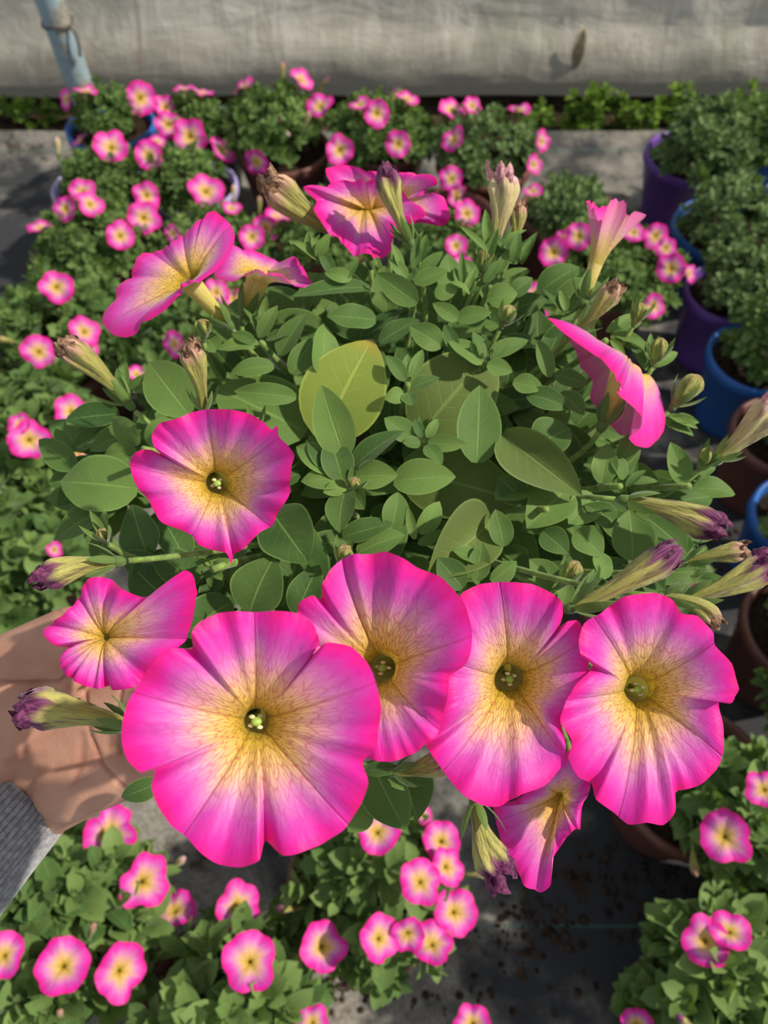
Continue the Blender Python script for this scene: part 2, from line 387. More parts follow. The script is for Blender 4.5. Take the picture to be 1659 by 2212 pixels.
def hairs(mb, path, rads, n, L, m):
    path = np.asarray(path); k = len(path)
    for _ in range(n):
        i = R.randrange(k - 1); s = R.random(); c = path[i] * (1 - s) + path[i + 1] * s; r = rads[i] * (1 - s) + rads[i + 1] * s
        a, x, y = frame(path[i + 1] - path[i]); t = R.uniform(0, 2 * PI); e = nrm(math.cos(t) * x + math.sin(t) * y + a * R.uniform(-.3, .3))
        b = c + e * r * .92; l = L * R.uniform(.5, 1.1); q = .000045
        g = np.cross(e, a) * q
        mb.add([b - g, b + g, b + a * q, b + e * l], [(0, 1, 3), (1, 2, 3), (2, 0, 3)], None, m)

# ---------------------------------------------------------------- corolla
def catmull(P, n):
    P = np.asarray(P, float); k = len(P)
    seg = np.linalg.norm(np.roll(P, -1, 0) - P, axis=1); cum = np.concatenate([[0], np.cumsum(seg)]); out = []
    for s in np.linspace(0, cum[-1], n, endpoint=False):
        i = min(k - 1, int(np.searchsorted(cum, s, 'right') - 1)); t = (s - cum[i]) / (seg[i] + 1e-12)
        p0, p1, p2, p3 = P[(i - 1) % k], P[i], P[(i + 1) % k], P[(i + 2) % k]
        c = .5 * ((2 * p1) + (p2 - p0) * t + (2 * p0 - 5 * p1 + 4 * p2 - p3) * t * t + (3 * p1 - p0 - 3 * p2 + p3) * t ** 3)
        out.append(c * .6 + (p1 * (1 - t) + p2 * t) * .4)
    return np.array(out)
def corolla(mb, rim, T, B, rt, vmid, nt=26, h1=.45, h2=.22, S=.0013, rb=.0024, tube_n=10, ang_w=.75, curl=.0016, seed=0, m0=0, m1=1, bulge=0., lift=None):
    """rim: (n,3) closed; T throat centre, B tube base; vmid: per-rim angular coordinate, whole fifths on the midribs"""
    T = V3(T); B = V3(B); a = nrm(T - B); n = len(rim); rel = rim - T
    rel_p = rel - np.outer(rel @ a, a); _, ex, ey = frame(a)
    ang = np.unwrap(np.arctan2(rel_p @ ey, rel_p @ ex)); tot = ang[-1] + (ang[1] - ang[0]) - ang[0]
    sgn = 1. if tot > 0 else -1.
    lin = sgn * 2 * PI * np.arange(n) / n; off = np.mean(ang - lin); th = ang_w * ang + (1 - ang_w) * (lin + off)
    E = np.outer(np.cos(th), ex) + np.outer(np.sin(th), ey)
    dep = np.mean(rel @ a); rows = []; t = np.linspace(0, 1, nt) ** .9
    d5 = np.abs((vmid * 5 + .5) % 1 - .5) / 5
    groove = np.exp(-(d5 / .010) ** 2); dn = np.abs((vmid * 5) % 1 - .5) / 5; notch = np.exp(-(dn / .007) ** 2); lobe = np.cos(2 * PI * 5 * vmid)
    fine = np.array([mnoise.noise(Vector((v * 40, seed * 3.1, 0))) for v in vmid]); mid_ = np.array([mnoise.noise(Vector((v * 13, seed * 5.3, 2))) for v in vmid])
    if lift: dep = 1.; h1, h2 = lift
    P0 = T + rt * E; P1 = P0 + a * (h1 * dep) + E * rt * .25; P3 = rim
    P2 = P0 * .45 + P3 * .55 + a * ((h2 + bulge) * dep)
    rows_t = []
    for q in t:
        p = P0 * (1 - q) ** 3 + 3 * P1 * q * (1 - q) ** 2 + 3 * P2 * q * q * (1 - q) + P3 * q ** 3
        env = q * (1.15 - .55 * q)
        d = S * env * (-.9 * groove - .9 * lobe + 1.3 * mid_) + S * .75 * fine * q * q - S * 1.1 * q ** 3 * notch
        c = -curl * max(0, (q - .82) / .18) ** 2 * (1 + 1.2 * mid_)
        rows.append(p + np.outer(d + c, a)); rows_t.append(q)
    vs = np.vstack(rows); f = []; uv = []
    u_of = [q for q in t]
    vv = np.append(vmid, vmid[0] + (1 if vmid[-1] > vmid[0] else -1))
    if abs(vv[-1] - vv[-2]) > .5: vv[-1] = vmid[0]
    for i in range(nt - 1):
        for j in range(n):
            k = (j + 1) % n; q = (i * n + j, i * n + k, (i + 1) * n + k, (i + 1) * n + j)
            c = [(vv[j], u_of[i]), (vv[j + 1], u_of[i]), (vv[j + 1], u_of[i + 1]), (vv[j], u_of[i + 1])]
            if sgn > 0: q = q[::-1]; c = c[::-1]
            f.append(q); uv.append(c)
    mb.add(vs, f, uv, m0)
    # tube
    pts = np.linspace(0, 1, tube_n); tr = []
    for s in pts:
        tr.append(T * (1 - s) + B * s + (rt * (1 - s) ** .7 + rb * (1 - (1 - s) ** .7)) * E[::max(1, n // 24)])
    mm = len(tr[0]); f, uv = grid_faces(tube_n, mm, True)
    uv = [[(c[0], 1 - c[1]) for c in q] for q in uv]
    if sgn > 0: f = [q[::-1] for q in f]; uv = [q[::-1] for q in uv]
    mb.add(np.vstack(tr), f, uv, m1)
    return a
def vmap(angs, mids):
    """angles (deg, image plane) -> coordinate with midribs on whole fifths"""
    mids = sorted([m % 360 for m in mids]); ext = [mids[-1] - 360] + mids + [mids[0] + 360]
    return np.array([np.interp(x % 360, ext, np.arange(-1, 6) / 5.) for x in angs])

# ---------------------------------------------------------------- main plant
core = at(850, 1080, .53)
PAX = nrm(V3((0.0, .30, -.95)))             # the pot hangs tilted in the hand, base away from the camera
potbase = core + PAX * .165
plant = empty('potted_petunia', potbase)
tag(plant, 'large petunia lifted in the foreground with big pink blooms, resting on the open hand', 'flowering plant')
mb = MB(); a_, px_, py_ = frame(PAX)
pr = [(0, .066), (.004, .071), (.012, .072), (.018, .069), (.02, .066), (.13, .048), (.133, .046)]
rings = [[core + PAX * (.03 + h) + r * (math.cos(t) * px_ + math.sin(t) * py_) for t in np.linspace(0, 2 * PI, 48, endpoint=False)] for h, r in [(.018, .0645)] + pr]
f, uv = grid_faces(len(rings), 48, True); f += [tuple((len(rings) - 1) * 48 + j for j in range(48))]; uv += [[(.5, .5)] * 48]
mb.add(np.vstack(rings), f, uv); build(mb, 'pot', [P_TERR], plant, core)['label'] = 'dark terracotta plastic pot hidden under the leaves'
mb = MB(); c = core + PAX * .045; mb.add([c + .064 * (math.cos(t) * px_ + math.sin(t) * py_) for t in np.linspace(0, 2 * PI, 32, endpoint=False)], [tuple(range(32))]); build(mb, 'soil', [SOIL], plant, c)

def stem_to_core(B, ax, r=.0019, spread=.5, L=None, name='stem'):
    B = V3(B); tgt = core + PAX * .045 + V3((R.uniform(-.02, .02), R.uniform(-.02, .02), 0))
    k = np.linalg.norm(tgt - B)
    path = bez([B, B - nrm(ax) * k * .22 + FWD * .030, tgt - PAX * k * .12 - FWD * .01, tgt], 18)
    m_ = MB(); tube(m_, path, np.linspace(r * .85, r * 1.25, 18), 8)
    hairs(m_, path[:8], [r] * 8, 60, .0013, 1)
    return build(m_, name, [STEM, HAIR], plant, B)

def flower(rim, T, B, zc, g=(0, 0), mids=None, S=.0016, dz=None, nA=170, h1=.45, h2=.22, rt=.0045, ripple=.0018, curl=.0018, seed=1, pist=True, ang_w=.75, stem=True, sep=.018, bulge=0., lift=None, label=None, nt=28, rb=.0024):
    cx = np.mean([p[0] for p in rim]); cy = np.mean([p[1] for p in rim]); P = []
    for k, p in enumerate(rim):
        z = zc + g[0] * (p[0] - cx) / 100 + g[1] * (p[1] - cy) / 100 + (p[2] if len(p) > 2 else 0) + ripple * math.sin(k * 2.1 + seed * 1.7)
        P.append(at(p[0], p[1], z))
    Tw = at(*T); Bw = at(*B); rimW = catmull(P, nA)
    rp = rimW - CAM; dd = rp @ FWD; ix = rp @ RGT / dd * FPX + 829.5; iy = 1106 - rp @ UPV / dd * FPX
    ang = np.degrees(np.arctan2(-(iy - T[1]), ix - T[0]))
    if mids is None: mids = [18, 90, 162, 234, 306]
    v = vmap(ang, mids)
    # keep the coordinate continuous round the rim
    v = np.unwrap(v * 2 * PI) / (2 * PI)
    m_ = MB(); ax = corolla(m_, rimW, Tw, Bw, rt, v, nt, h1, h2, S, rb, 12, ang_w, curl, seed, bulge=bulge, lift=lift)
    o = build(m_, 'flower', [PETAL, TUBE], plant, Tw)
    if label: o['label'] = label
    if pist:
        m_ = MB(); _, x, y = frame(ax); tip = Tw + ax * .0035
        tube(m_, [Tw - ax * .012, tip - ax * .001], .0007, 8, 0); ball(m_, tip, .0018, 8, 12, 0, (1.15, 1, .8))
        build(m_, 'pistil', [STIG], o, tip)['label'] = 'small green stigma in the throat'
        m_ = MB()
        for k in range(4):
            t = .5 + k * 1.45; e = math.cos(t) * x + math.sin(t) * y
            q = Tw + ax * (.0024 + .0010 * (k % 2)) + e * .0024
            tube(m_, [Tw - ax * .012 + e * .001, q], .0004, 6, 0); ball(m_, q, .0009, 6, 8, 0, (1.4, .9, .8))
        build(m_, 'stamens', [ANTH], o, Tw)['label'] = 'cream anthers'
    m_ = MB(); sepals(m_, Bw, ax, .0030, sep, .45); build(m_, 'calyx', [SEPAL], o, Bw)
    if stem: stem_to_core(Bw - ax * .006, ax)
    return o

A = [(550,1322),(600,1319),(645,1325),(675,1345),(690,1375),(690,1392),(676,1414,.003),(706,1388,-.004),(760,1397),(795,1430),(815,1470),(826,1525),(820,1580),(808,1625),(784,1649,.003),(797,1690,-.003),(785,1735),(752,1795),(700,1825),(650,1845),(610,1850),(574,1820,.004),(560,1860,-.002),(520,1875),(470,1870),(430,1845),(405,1818),(370,1790),(340,1745),(326,1700),(334,1664,.003),(300,1671,-.002),(275,1645),(262,1605),(263,1560),(275,1515),(300,1475),(330,1430),(365,1400),(415,1401,.003),(412,1370,-.003),(430,1345),(470,1325),(510,1320)]
flower(A, (553, 1556, .282), (543, 1528, .325), .252, (0, -.002), [91, 168, 238, 311, 17], .0020, seed=1, rt=.0042, h1=.5, h2=.28, label='largest pink bloom, lowest left of the row')
Bf = [(455,885),(500,885),(540,895),(570,912),(588,930,.003),(601,920),(605,945),(625,965),(637,985),(631,1010),(627,1040),(629,1065),(615,1090),(603,1108,.002),(590,1140),(560,1155),(530,1185),(508,1198),(500,1221),(490,1196),(460,1190),(430,1180),(415,1160),(385,1145),(350,1130),(335,1110),(320,1080),(300,1060),(285,1030),(280,1000),(290,980),(310,972),(330,974),(347,982,.005),(332,965,-.004),(328,940),(345,915),(380,905),(420,890)]
flower(Bf, (468, 1042, .384), (455, 1015, .425), .358, (-.004, .001), [97, 170, 246, 320, 35], .0019, seed=2, rt=.0052, label='round bloom over the left leaves')
C = [(760,1195),(800,1195),(830,1190),(870,1205),(900,1225),(950,1245),(985,1280),(1005,1310),(1017,1360),(1015,1410),(1000,1440),(970,1460,.004),(967,1500),(955,1545),(940,1592),(925,1600),(900,1625),(850,1645),(805,1645),(735,1620),(680,1560),(650,1490),(632,1420),(625,1370),(638,1335),(640,1320),(645,1300),(670,1285),(692,1293,.004),(695,1260,-.002),(710,1230),(735,1205)]
flower(C, (830, 1443, .326), (872, 1440, .366), .292, (-.003, -.001), [112, 20, 310, 255, 160], .0019, seed=3, rt=.0052, h1=.55, h2=.28, label='bloom turned left between its neighbours')
D = [(1000,1280),(1040,1262),(1100,1258),(1150,1262),(1190,1280),(1215,1300),(1218,1330),(1211,1356,.006),(1230,1343,.003),(1256,1345,.005),(1275,1400,.007),(1268,1480,.007),(1240,1535,.006),(1216,1560,.005),(1226,1620),(1220,1660),(1180,1700),(1130,1718),(1080,1745),(1040,1740),(1000,1720),(972,1690),(950,1660),(930,1630),(920,1610,.002),(945,1580),(958,1540),(962,1490),(965,1450),(985,1400),(985,1340),(990,1300)]
flower(D, (1098, 1463, .332), (1072, 1428, .374), .300, (0, -.002), [95, 25, 305, 236, 165], .0019, seed=4, rt=.0056, h1=.55, h2=.30, label='bloom second from the right in the front row')
E = [(1318,1310),(1350,1288),(1420,1280),(1455,1295),(1475,1325,.002),(1510,1330),(1545,1365),(1551,1395),(1585,1435),(1597,1490),(1580,1520),(1553,1518,.004),(1568,1570),(1568,1640),(1550,1665),(1510,1700),(1465,1714,.003),(1460,1755),(1435,1785),(1400,1780),(1362,1786),(1330,1760),(1290,1730),(1280,1695,.004),(1250,1680),(1230,1640),(1235,1600),(1211,1560),(1220,1530),(1245,1480),(1282,1440,.005),(1255,1415),(1252,1380),(1265,1345),(1300,1325)]
flower(E, (1374, 1488, .330), (1330, 1474, .370), .300, (.0005, -.001), [120, 30, 322, 263, 190], .0019, seed=5, rt=.0052, h1=.55, h2=.30, label='rightmost bloom of the front row')
F = [(185,1250),(215,1245),(240,1252,.004),(262,1272),(300,1287,.006),(330,1280),(370,1245),(395,1230),(415,1240),(422,1275),(415,1325),(395,1380),(360,1410),(325,1437),(310,1460),(285,1485),(240,1491),(230,1480),(205,1488),(170,1478),(130,1450),(118,1425),(132,1405),(146,1398,.004),(110,1393,-.003),(92,1370),(100,1350),(135,1325),(160,1290)]
flower(F, (232, 1378, .338), (300, 1395, .372), .322, (-.003, -.002), [127, 55, 0, 250, 205], .0024, seed=6, ripple=.003, rt=.0012, pist=False, label='crumpled bloom lying against the palm')
G = [(1275,1700),(1256,1750),(1252,1800),(1238,1795),(1205,1840),(1190,1870),(1188,1920),(1165,1938),(1130,1920),(1120,1893,.003),(1095,1850),(1070,1790),(1065,1745),(1110,1735),(1150,1700),(1180,1650),(1240,1620)]
flower(G, (1212, 1712, .356), (1230, 1640, .392), .338, (0, .004), [255, 330, 30, 150, 205], .0022, seed=7, ripple=.003, pist=False, rt=.0012, label='drooping bloom hanging behind the front row')
Hh = [(460,452,.006),(490,475,.0),(500,500,-.006),(496,525,-.012),(480,552,-.020),(455,580,-.026),(425,600,-.030),(402,608,-.031),(386,620,-.031),(350,665,-.028),(312,685,-.024),(297,690,-.02),(290,714,-.018),(265,722,-.014),(235,715,-.008),(211,688,-.002),(217,668,.004),(243,645,.008),(246,618,.008),(275,600,.012),(286,568,.012),(300,540,.013),(345,534,.014),(400,490,.012),(440,465,.008)]
flower(Hh, (412, 612, .428), (488, 697, .450), .428, (0, 0), [140, 205, 260, 60, 100], .0018, seed=8, ripple=.001, h1=.5, h2=.15, rt=.006, pist=False, ang_w=.5, label='bloom seen side on at the upper left')
I = [(492,527,-.012),(530,535,-.016),(560,548,-.018),(590,590,-.020),(620,588,-.016),(640,548,.0),(655,570,-.006),(683,610,-.010),(660,616,.006),(632,600,.016),(600,562,.024),(570,545,.026),(535,532,.024),(500,560,.018),(468,590,.008),(470,575,-.002)]
I = [(490,524,.012),(530,533,.018),(575,545,.02),(610,556,.016),(637,547,.006),(655,572,.0),(683,609,-.006),(662,617,-.012),(640,606,-.016),(615,592,-.020),(588,588,-.024),(560,577,-.025),(540,585,-.020),(505,600,-.010),(468,592,.0),(468,570,.006)]
flower(I, (556, 606, .468), (530, 682, .476), .466, (0, 0), [45, 0, 180, 225, 315], .0014, seed=9, ripple=.001, rt=.007, pist=False, ang_w=.3, h1=.6, h2=.1, label='bloom seen from below beside the side-on one')
K = [(703,360),(750,354),(800,368),(860,368),(900,372),(940,378),(946,395),(925,402),(914,418,.004),(940,410),(962,425),(973,470),(950,486),(900,478),(860,490),(800,480),(740,420),(715,395)]
flower(K, (848, 445, .503), (845, 500, .54), .488, (0, .004), None, .002, seed=11, ripple=.003, pist=False, label='bloom half hidden behind the top bloom')
J = [(655,403),(700,396),(740,384),(800,378),(850,392),(895,425),(921,455),(900,475),(868,482),(850,500),(842,535),(825,553),(795,545),(755,535),(728,508),(705,485),(678,448),(683,430,.004)]
flower(J, (795, 452, .485), (800, 560, .50), .462, (0, -.006), [95, 20, 205, 250, 305], .0022, seed=10, ripple=.003, pist=False, label='bloom facing up at the top of the plant')
Lf = [(1183,685,.0),(1213,714,-.008),(1245,738,-.014),(1288,768,-.020),(1303,776,-.024),(1345,838,-.034),(1331,848,-.036),(1360,872,-.036),(1386,902,-.034),(1383,925,-.032),(1358,945,-.03),(1372,960,-.026),(1402,967,-.020),(1432,935,-.010),(1437,900,.0),(1420,905,.014),(1385,935,.024),(1340,938,.03),(1300,900,.034),(1275,860,.034),(1281,822,.032),(1256,795,.03),(1240,750,.022),(1210,712,.010)]
flower(Lf, (1345, 815, .441), (1304, 912, .440), .440, (0, 0), [60, 130, 200, 270, 330], .0010, seed=12, ripple=.0004, rt=.0075, pist=False, ang_w=.5, lift=(.014, .013), curl=.0, label='bloom turned to the right at the right edge of the foliage')
Mf = [(1268,427,-.004),(1283,447,-.010),(1302,470,-.014),(1318,432,-.012),(1336,421,-.008),(1352,432,-.009),(1360,455,-.010),(1375,444,-.006),(1399,455,.0),(1385,468,.008),(1350,445,.012),(1320,440,.014),(1290,438,.008)]
flower(Mf, (1286, 572, .452), (1262, 645, .455), .452, (0, 0), [70, 100, 85, 60, 120], .0016, seed=13, ripple=0, rt=.0042, h1=.35, h2=.05, pist=False, ang_w=.3, label='half closed trumpet bloom standing upright')

# faded blooms and buds --------------------------------------------------
def bud(base, tip, wpx, mat, z0, z1, bend=(0, 0), name='faded_bloom', label=None, curled=True, stem=True, sep=None, hair=140):
    Bw = at(*base, z0); Tw = at(*tip, z1); L = np.linalg.norm(Tw - Bw); zz = (z0 + z1) / 2
    mid = (Bw + Tw) / 2 + (RGT * bend[0] - UPV * bend[1]) * zz / FPX
    path = bez([Bw, mid * 2 - (Bw + Tw) / 2, Tw], 22); rm = wpx * zz / FPX / 2; ax = nrm(path[2] - path[0])
    s = np.linspace(0, 1, 22)
    rad = rm * np.interp(s, [0, .12, .35, .6, .78, .9, 1.], [.36, .38, .52, .82, 1.0, .80, .28] if curled else [.42, .55, .85, 1., .95, .7, .22])
    ph = R.uniform(0, 6); tw = R.uniform(.8, 1.8)
    fn = lambda q, a: 1 + (.05 + .22 * q ** 1.6) * math.sin(5 * a + ph + tw * q * 3) + .07 * q * math.sin(11 * a + 2 * ph + q * 9)
    m_ = MB(); tube(m_, path, rad, 40, 0, True, fn)
    if curled:   # shrivelled petal ends
        t = nrm(path[-1] - path[-4]); _, x, y = frame(t)
        for k in range(6):
            a = ph + 2 * PI * k / 6 + R.uniform(-.25, .25); e = math.cos(a) * x + math.sin(a) * y
            b = path[-5] + e * rad[-5] * .75; l = rm * R.uniform(1.1, 1.9)
            leaf(m_, b, b + t * l * .95 + e * l * R.uniform(-.3, .35), rm * R.uniform(.75, 1.25), e, -.7, R.uniform(.05, .3), R.uniform(-1.2, 1.2), 7, 7, 1, .5, .5)
    hairs(m_, path, rad, hair, .0016, 2)
    tipm = {BUDP: PURP, BUDB: BRN, BUDG: BRN, BUDK: PNK}[mat]
    o = build(m_, name, [mat, tipm, HAIR], plant, Bw)
    if label: o['label'] = label
    m_ = MB(); sepals(m_, Bw + ax * .001, ax, rm * .36, sep or max(.012, L * .32), .5); build(m_, 'calyx', [SEPAL], o, Bw)
    if stem: stem_to_core(Bw - ax * rm * .8, ax, .0016)
    return o
def mat_flap(name, a, b):
    n = NT(name); nz = n.noise(n.pos(), 500., 3.); c = n.mix(n.mr(nz, .35, .65), a, b); return n.finish(c, .6, .25, n.bump(nz, .6, .001), .15, b, .2)
PURP = mat_flap('withered_purple', (.06, .008, .045), (.20, .04, .13)); BRN = mat_flap('withered_brown', (.10, .05, .03), (.36, .22, .13)); PNK = mat_flap('withered_pink', (.35, .12, .20), (.62, .36, .36))
for q in [
    ((745, 508), (578, 385), 66, BUDB, .492, .466, (-8, 10), 'brown faded bloom left of the top bloom'),
    ((886, 522), (832, 358), 50, BUDP, .452, .440, (-8, 0), 'twisted faded bloom in front of the top bloom'),
    ((1064, 535), (1085, 372), 62, BUDK, .47, .46, (8, 0), 'pale folded bloom at the top'),
    ((1103, 545), (1120, 440), 34, BUDB, .475, .47, (4, 0), None),
    ((1250, 712), (1335, 612), 44, BUDB, .448, .436, (0, 6), None),
    ((278, 872), (130, 738), 54, BUDB, .43, .415, (4, -6), 'faded bloom with brown tip at the left edge'),
    ((440, 888), (404, 745), 50, BUDB, .405, .392, (6, -4), 'upright faded bloom above the round bloom'),
    ((252, 1213), (82, 1252), 62, BUDP, .352, .342, (0, -8), 'yellow faded bloom with purple tip above the thumb'),
    ((275, 1568), (42, 1528), 84, BUDP, .338, .328, (0, -12), 'faded bloom lying on the palm'),
    ((1355, 1082), (1565, 1148), 66, BUDP, .40, .385, (0, -10), 'faded bloom with dark purple tip pointing right'),
    ((1238, 1312), (1470, 1182), 64, BUDP, .352, .348, (0, 10), 'hairy faded bloom above the right bloom'),
    ((1480, 1217), (1614, 1190), 42, BUDB, .385, .38, (0, -6), None),
    ((1475, 1298), (1672, 1212), 62, BUDP, .365, .36, (0, 8), 'faded bloom reaching the right edge'),
    ((1430, 1288), (1550, 1352), 40, BUDB, .345, .345, (12, -16), None),
    ((1553, 988), (1690, 866), 72, BUDK, .425, .41, (0, 4), 'folded pinkish bloom at the right edge'),
    ((850, 1668), (970, 1636), 52, BUDB, .315, .31, (0, 8), None),
    ((1028, 1735), (1085, 1888), 74, BUDP, .318, .312, (-10, 6), 'faded bloom hanging under the front row'),
]:
    bud(q[0], q[1], q[2], q[3], q[4], q[5], q[6], label=q[7])
for b, t, w_, z in [((1370, 698), (1388, 655), 34, .44), ((1412, 785), (1430, 730), 30, .44), ((1456, 876), (1513, 812), 44, .43), ((1512, 1010), (1537, 968), 34, .425),
                    ((1212, 1264), (1250, 1214), 36, .385), ((1084, 704), (1106, 660), 32, .448), ((1034, 594), (1056, 536), 34, .458), ((760, 1060), (768, 1034), 26, .405),
                    ((733, 1215), (750, 1180), 34, .385), ((552, 930), (550, 904), 24, .43), ((917, 958), (919, 930), 24, .43), ((440, 730), (438, 690), 34, .44), ((1037, 790), (1040, 765), 20, .44),
                    ((232, 1170), (215, 1145), 24, .37)]:
    bud(b, t, w_, BUDG, z + .006, z, name='bud', curled=False, sep=.014, hair=50)

# leaves ------------------------------------------------------------------
def zleaf(px, py): return .452 - .070 * max(0, min(1, (py - 600) / 750)) + .03 * (abs(px - 850) / 700) ** 2
LV = []   # (base, tip, width px, kind, dz, cup)
def Lf_(b, t, w_, dz=0., k=0, tilt=None, cup=.25, tint=None, fold=0): LV.append((b, t, w_, dz, k, tilt, cup, tint, fold))
Lf_((698,950),(806,733),178,.012,1,None,.12,.55)
Lf_((745,990),(694,832),84,-.012,0,None,.22,.85)
for b, t, w_ in [((740,1040),(712,945),66),((762,1012),(874,931),70),((768,1028),(860,1026),60),((728,1020),(640,965),62),((732,1018),(667,942),62),((745,1036),(650,1040),50),((748,1056),(734,1152),66),((760,1056),(788,1100),48),((748,1046),(698,1064),34)]:
    Lf_(b, t, w_, -.006)
Lf_((905,945),(1068,762),175,.022,2,None,.1,.5); Lf_((1030,1000),(1036,832),92,-.006,0,None,.15,.45)
Lf_((850,1040),(985,1030),76,0); Lf_((868,1010),(1130,1085),150,.018,2,None,.12,.25)
for b, t, w_ in [((925,955),(1008,960),36),((920,962),(956,1002),34),((908,957),(870,957),28),((892,948),(830,903),50),((922,945),(945,905),22),((912,945),(895,905),22)]: Lf_(b, t, w_, -.004)
for b, t, w_ in [((876,822),(835,768),32),((888,815),(913,755),26),((890,838),(950,816),36),((880,848),(892,876),34),((872,850),(830,862),34),((880,815),(880,765),22)]: Lf_(b, t, w_, -.002)
for b, t, w_ in [((845,1145),(860,1063),56),((905,1152),(950,1083),44),((896,1165),(881,1093),20),((903,1175),(962,1143),24),((772,1195),(875,1155),66),((740,1160),(850,1130),50)]: Lf_(b, t, w_, -.002)
Lf_((588,1105),(667,1216),118,-.004,0,None,.2,.15); Lf_((610,1310),(668,1130),150,.012,0,None,.15,.2); Lf_((540,1325),(594,1203),118,-.004,0,None,.2,.3)
Lf_((1060,1130),(922,1250),120,.004,2,None,.5,.5,.9)
for b, t, w_ in [((1035,1210),(978,1190),46),((1030,1255),(1042,1172),46),((1060,1255),(1116,1212),44),((1000,1270),(945,1205),60),((1090,1180),(1070,1100),50)]: Lf_(b, t, w_, -.004)
Lf_((1155,965),(1232,925),88,.004,0,None,.3,.4); Lf_((1085,938),(1258,1072),100,-.008,2,None,.4,.2,1.2)
for b, t, w_ in [((1138,852),(1230,882),48),((1210,848),(1262,897),50),((1108,826),(1174,838),42),((1198,808),(1272,830),36),((1188,815),(1163,733),34),((1478,1045),(1448,955),48),((1498,1055),(1588,1068),50),((1300,1045),(1312,958),52),((1348,1035),(1316,983),42),((1340,1000),(1380,930),40),((1150,1030),(1070,1080),70),((1130,1080),(1075,1030),60)]: Lf_(b, t, w_, -.002)
for b, t, w_ in [((1225,1058),(1138,1142),92),((1285,1072),(1228,1132),66),((1242,1148),(1302,1202),66),((1172,1148),(1228,1196),56),((1366,1210),(1360,1102),92),((1398,1118),(1482,1192),86),((1205,1268),(1143,1208),56),((1235,1245),(1185,1215),44),((1310,1250),(1284,1188),48),((1218,1305),(1226,1248),34),((1330,1130),(1262,1090),50),((1440,1230),(1420,1160),60)]: Lf_(b, t, w_, .0)
for b, t, w_ in [((1042,785),(966,735),42),((1056,768),(1142,735),38),((1052,788),(1108,803),36),((955,748),(884,704),52),((1045,775),(1020,715),30),((1060,775),(1100,740),24),((985,760),(960,700),28)]: Lf_(b, t, w_, -.002)
for b, t, w_ in [((902,655),(813,590),52),((895,612),(967,584),36),((905,592),(957,543),26),((1053,645),(1118,634),50),((985,690),(1062,674),36),((992,690),(934,655),32),((880,600),(840,560),26),((895,580),(900,520),22),((870,585),(845,525),18),((1030,600),(1000,560),24),((1045,610),(1080,560),20),((1075,590),(1100,540),22),((1085,600),(1140,580),24),((1100,640),(1150,600),34),((940,640),(990,620),36),((760,600),(700,590),30),((720,590),(690,540),26),((745,600),(775,560),22)]: Lf_(b, t, w_, .0)
Lf_((800,622),(628,642),48,.004,0,None,.3,.2); Lf_((812,692),(706,682),56,0,0,None,.2,.35); Lf_((820,740),(905,690),50,.01,0,None,.2,.2)
Lf_((408,895),(322,783),100,.0,0,None,.15,.7); Lf_((298,1055),(130,1040),120,.0,0,None,.12,.75); Lf_((255,1088),(116,1168),86,.006,0,None,.15,.35); Lf_((322,1205),(285,1090),95,.0,0,None,.15,.15)
Lf_((210,1215),(238,1132),46,-.002,0,None,.3,.3); Lf_((660,935),(465,838),160,.02,0,None,.1,.65); Lf_((640,858),(505,845),44,.0)
for b, t, w_ in [((605,768),(662,678),54),((630,808),(674,730),46),((692,810),(700,698),66),((592,792),(498,806),40),((560,730),(600,660),30),((555,720),(525,665),26),((570,715),(575,640),22),((575,735),(630,720),30),((550,740),(500,720),28),((560,745),(470,755),40),((470,760),(440,720),40),((300,960),(245,900),46),((310,950),(330,885),40),((320,960),(375,900),44),((295,975),(225,985),46),((330,975),(395,960),40),((310,990),(270,1030),40)]: Lf_(b, t, w_, .004)
for k in range(9):
    a = 2 * PI * k / 9 + .2; l = 26 + 20 * (k % 3) / 2
    Lf_((458 + 6 * math.cos(a), 1228 + 6 * math.sin(a)), (458 + l * math.cos(a), 1228 + l * .9 * math.sin(a)), 20, -.004)
Lf_((800,1642),(876,1793),104,-.052,0,None,.2,.35); Lf_((862,1650),(902,1772),110,-.046,0,None,.15,.25); Lf_((800,1745),(752,1797),50,-.044); Lf_((790,1666),(868,1662),30,-.066); Lf_((826,1676),(882,1708),17,-.066); Lf_((348,1688),(262,1722),46,-.04,0,None,.2,.2)
# narrow bracts round the tips on the right
for cx, cy, ang0, n_ in [(1320, 725, 15, 7), (1500, 1035, 10, 9), (1345, 1040, 30, 6), (1440, 905, 20, 6), (1225, 680, 80, 5), (1405, 790, 60, 4), (1060, 545, 85, 6), (890, 560, 90, 6), (1120, 560, 80, 5), (1255, 1290, 30, 5), (1500, 1240, 25, 5), (270, 850, 60, 4), (225, 1180, 110, 5), (1010, 630, 90, 7), (680, 560, 100, 6)]:
    for k in range(n_):
        a = math.radians(ang0 + R.uniform(-65, 65)); l = R.uniform(45, 85)
        bx, by = cx + R.uniform(-16, 16), cy + R.uniform(-12, 12)
        Lf_((bx, by), (bx + l * math.cos(a), by - l * math.sin(a)), R.uniform(15, 24), R.uniform(-.004, .008), 0, None, .4)
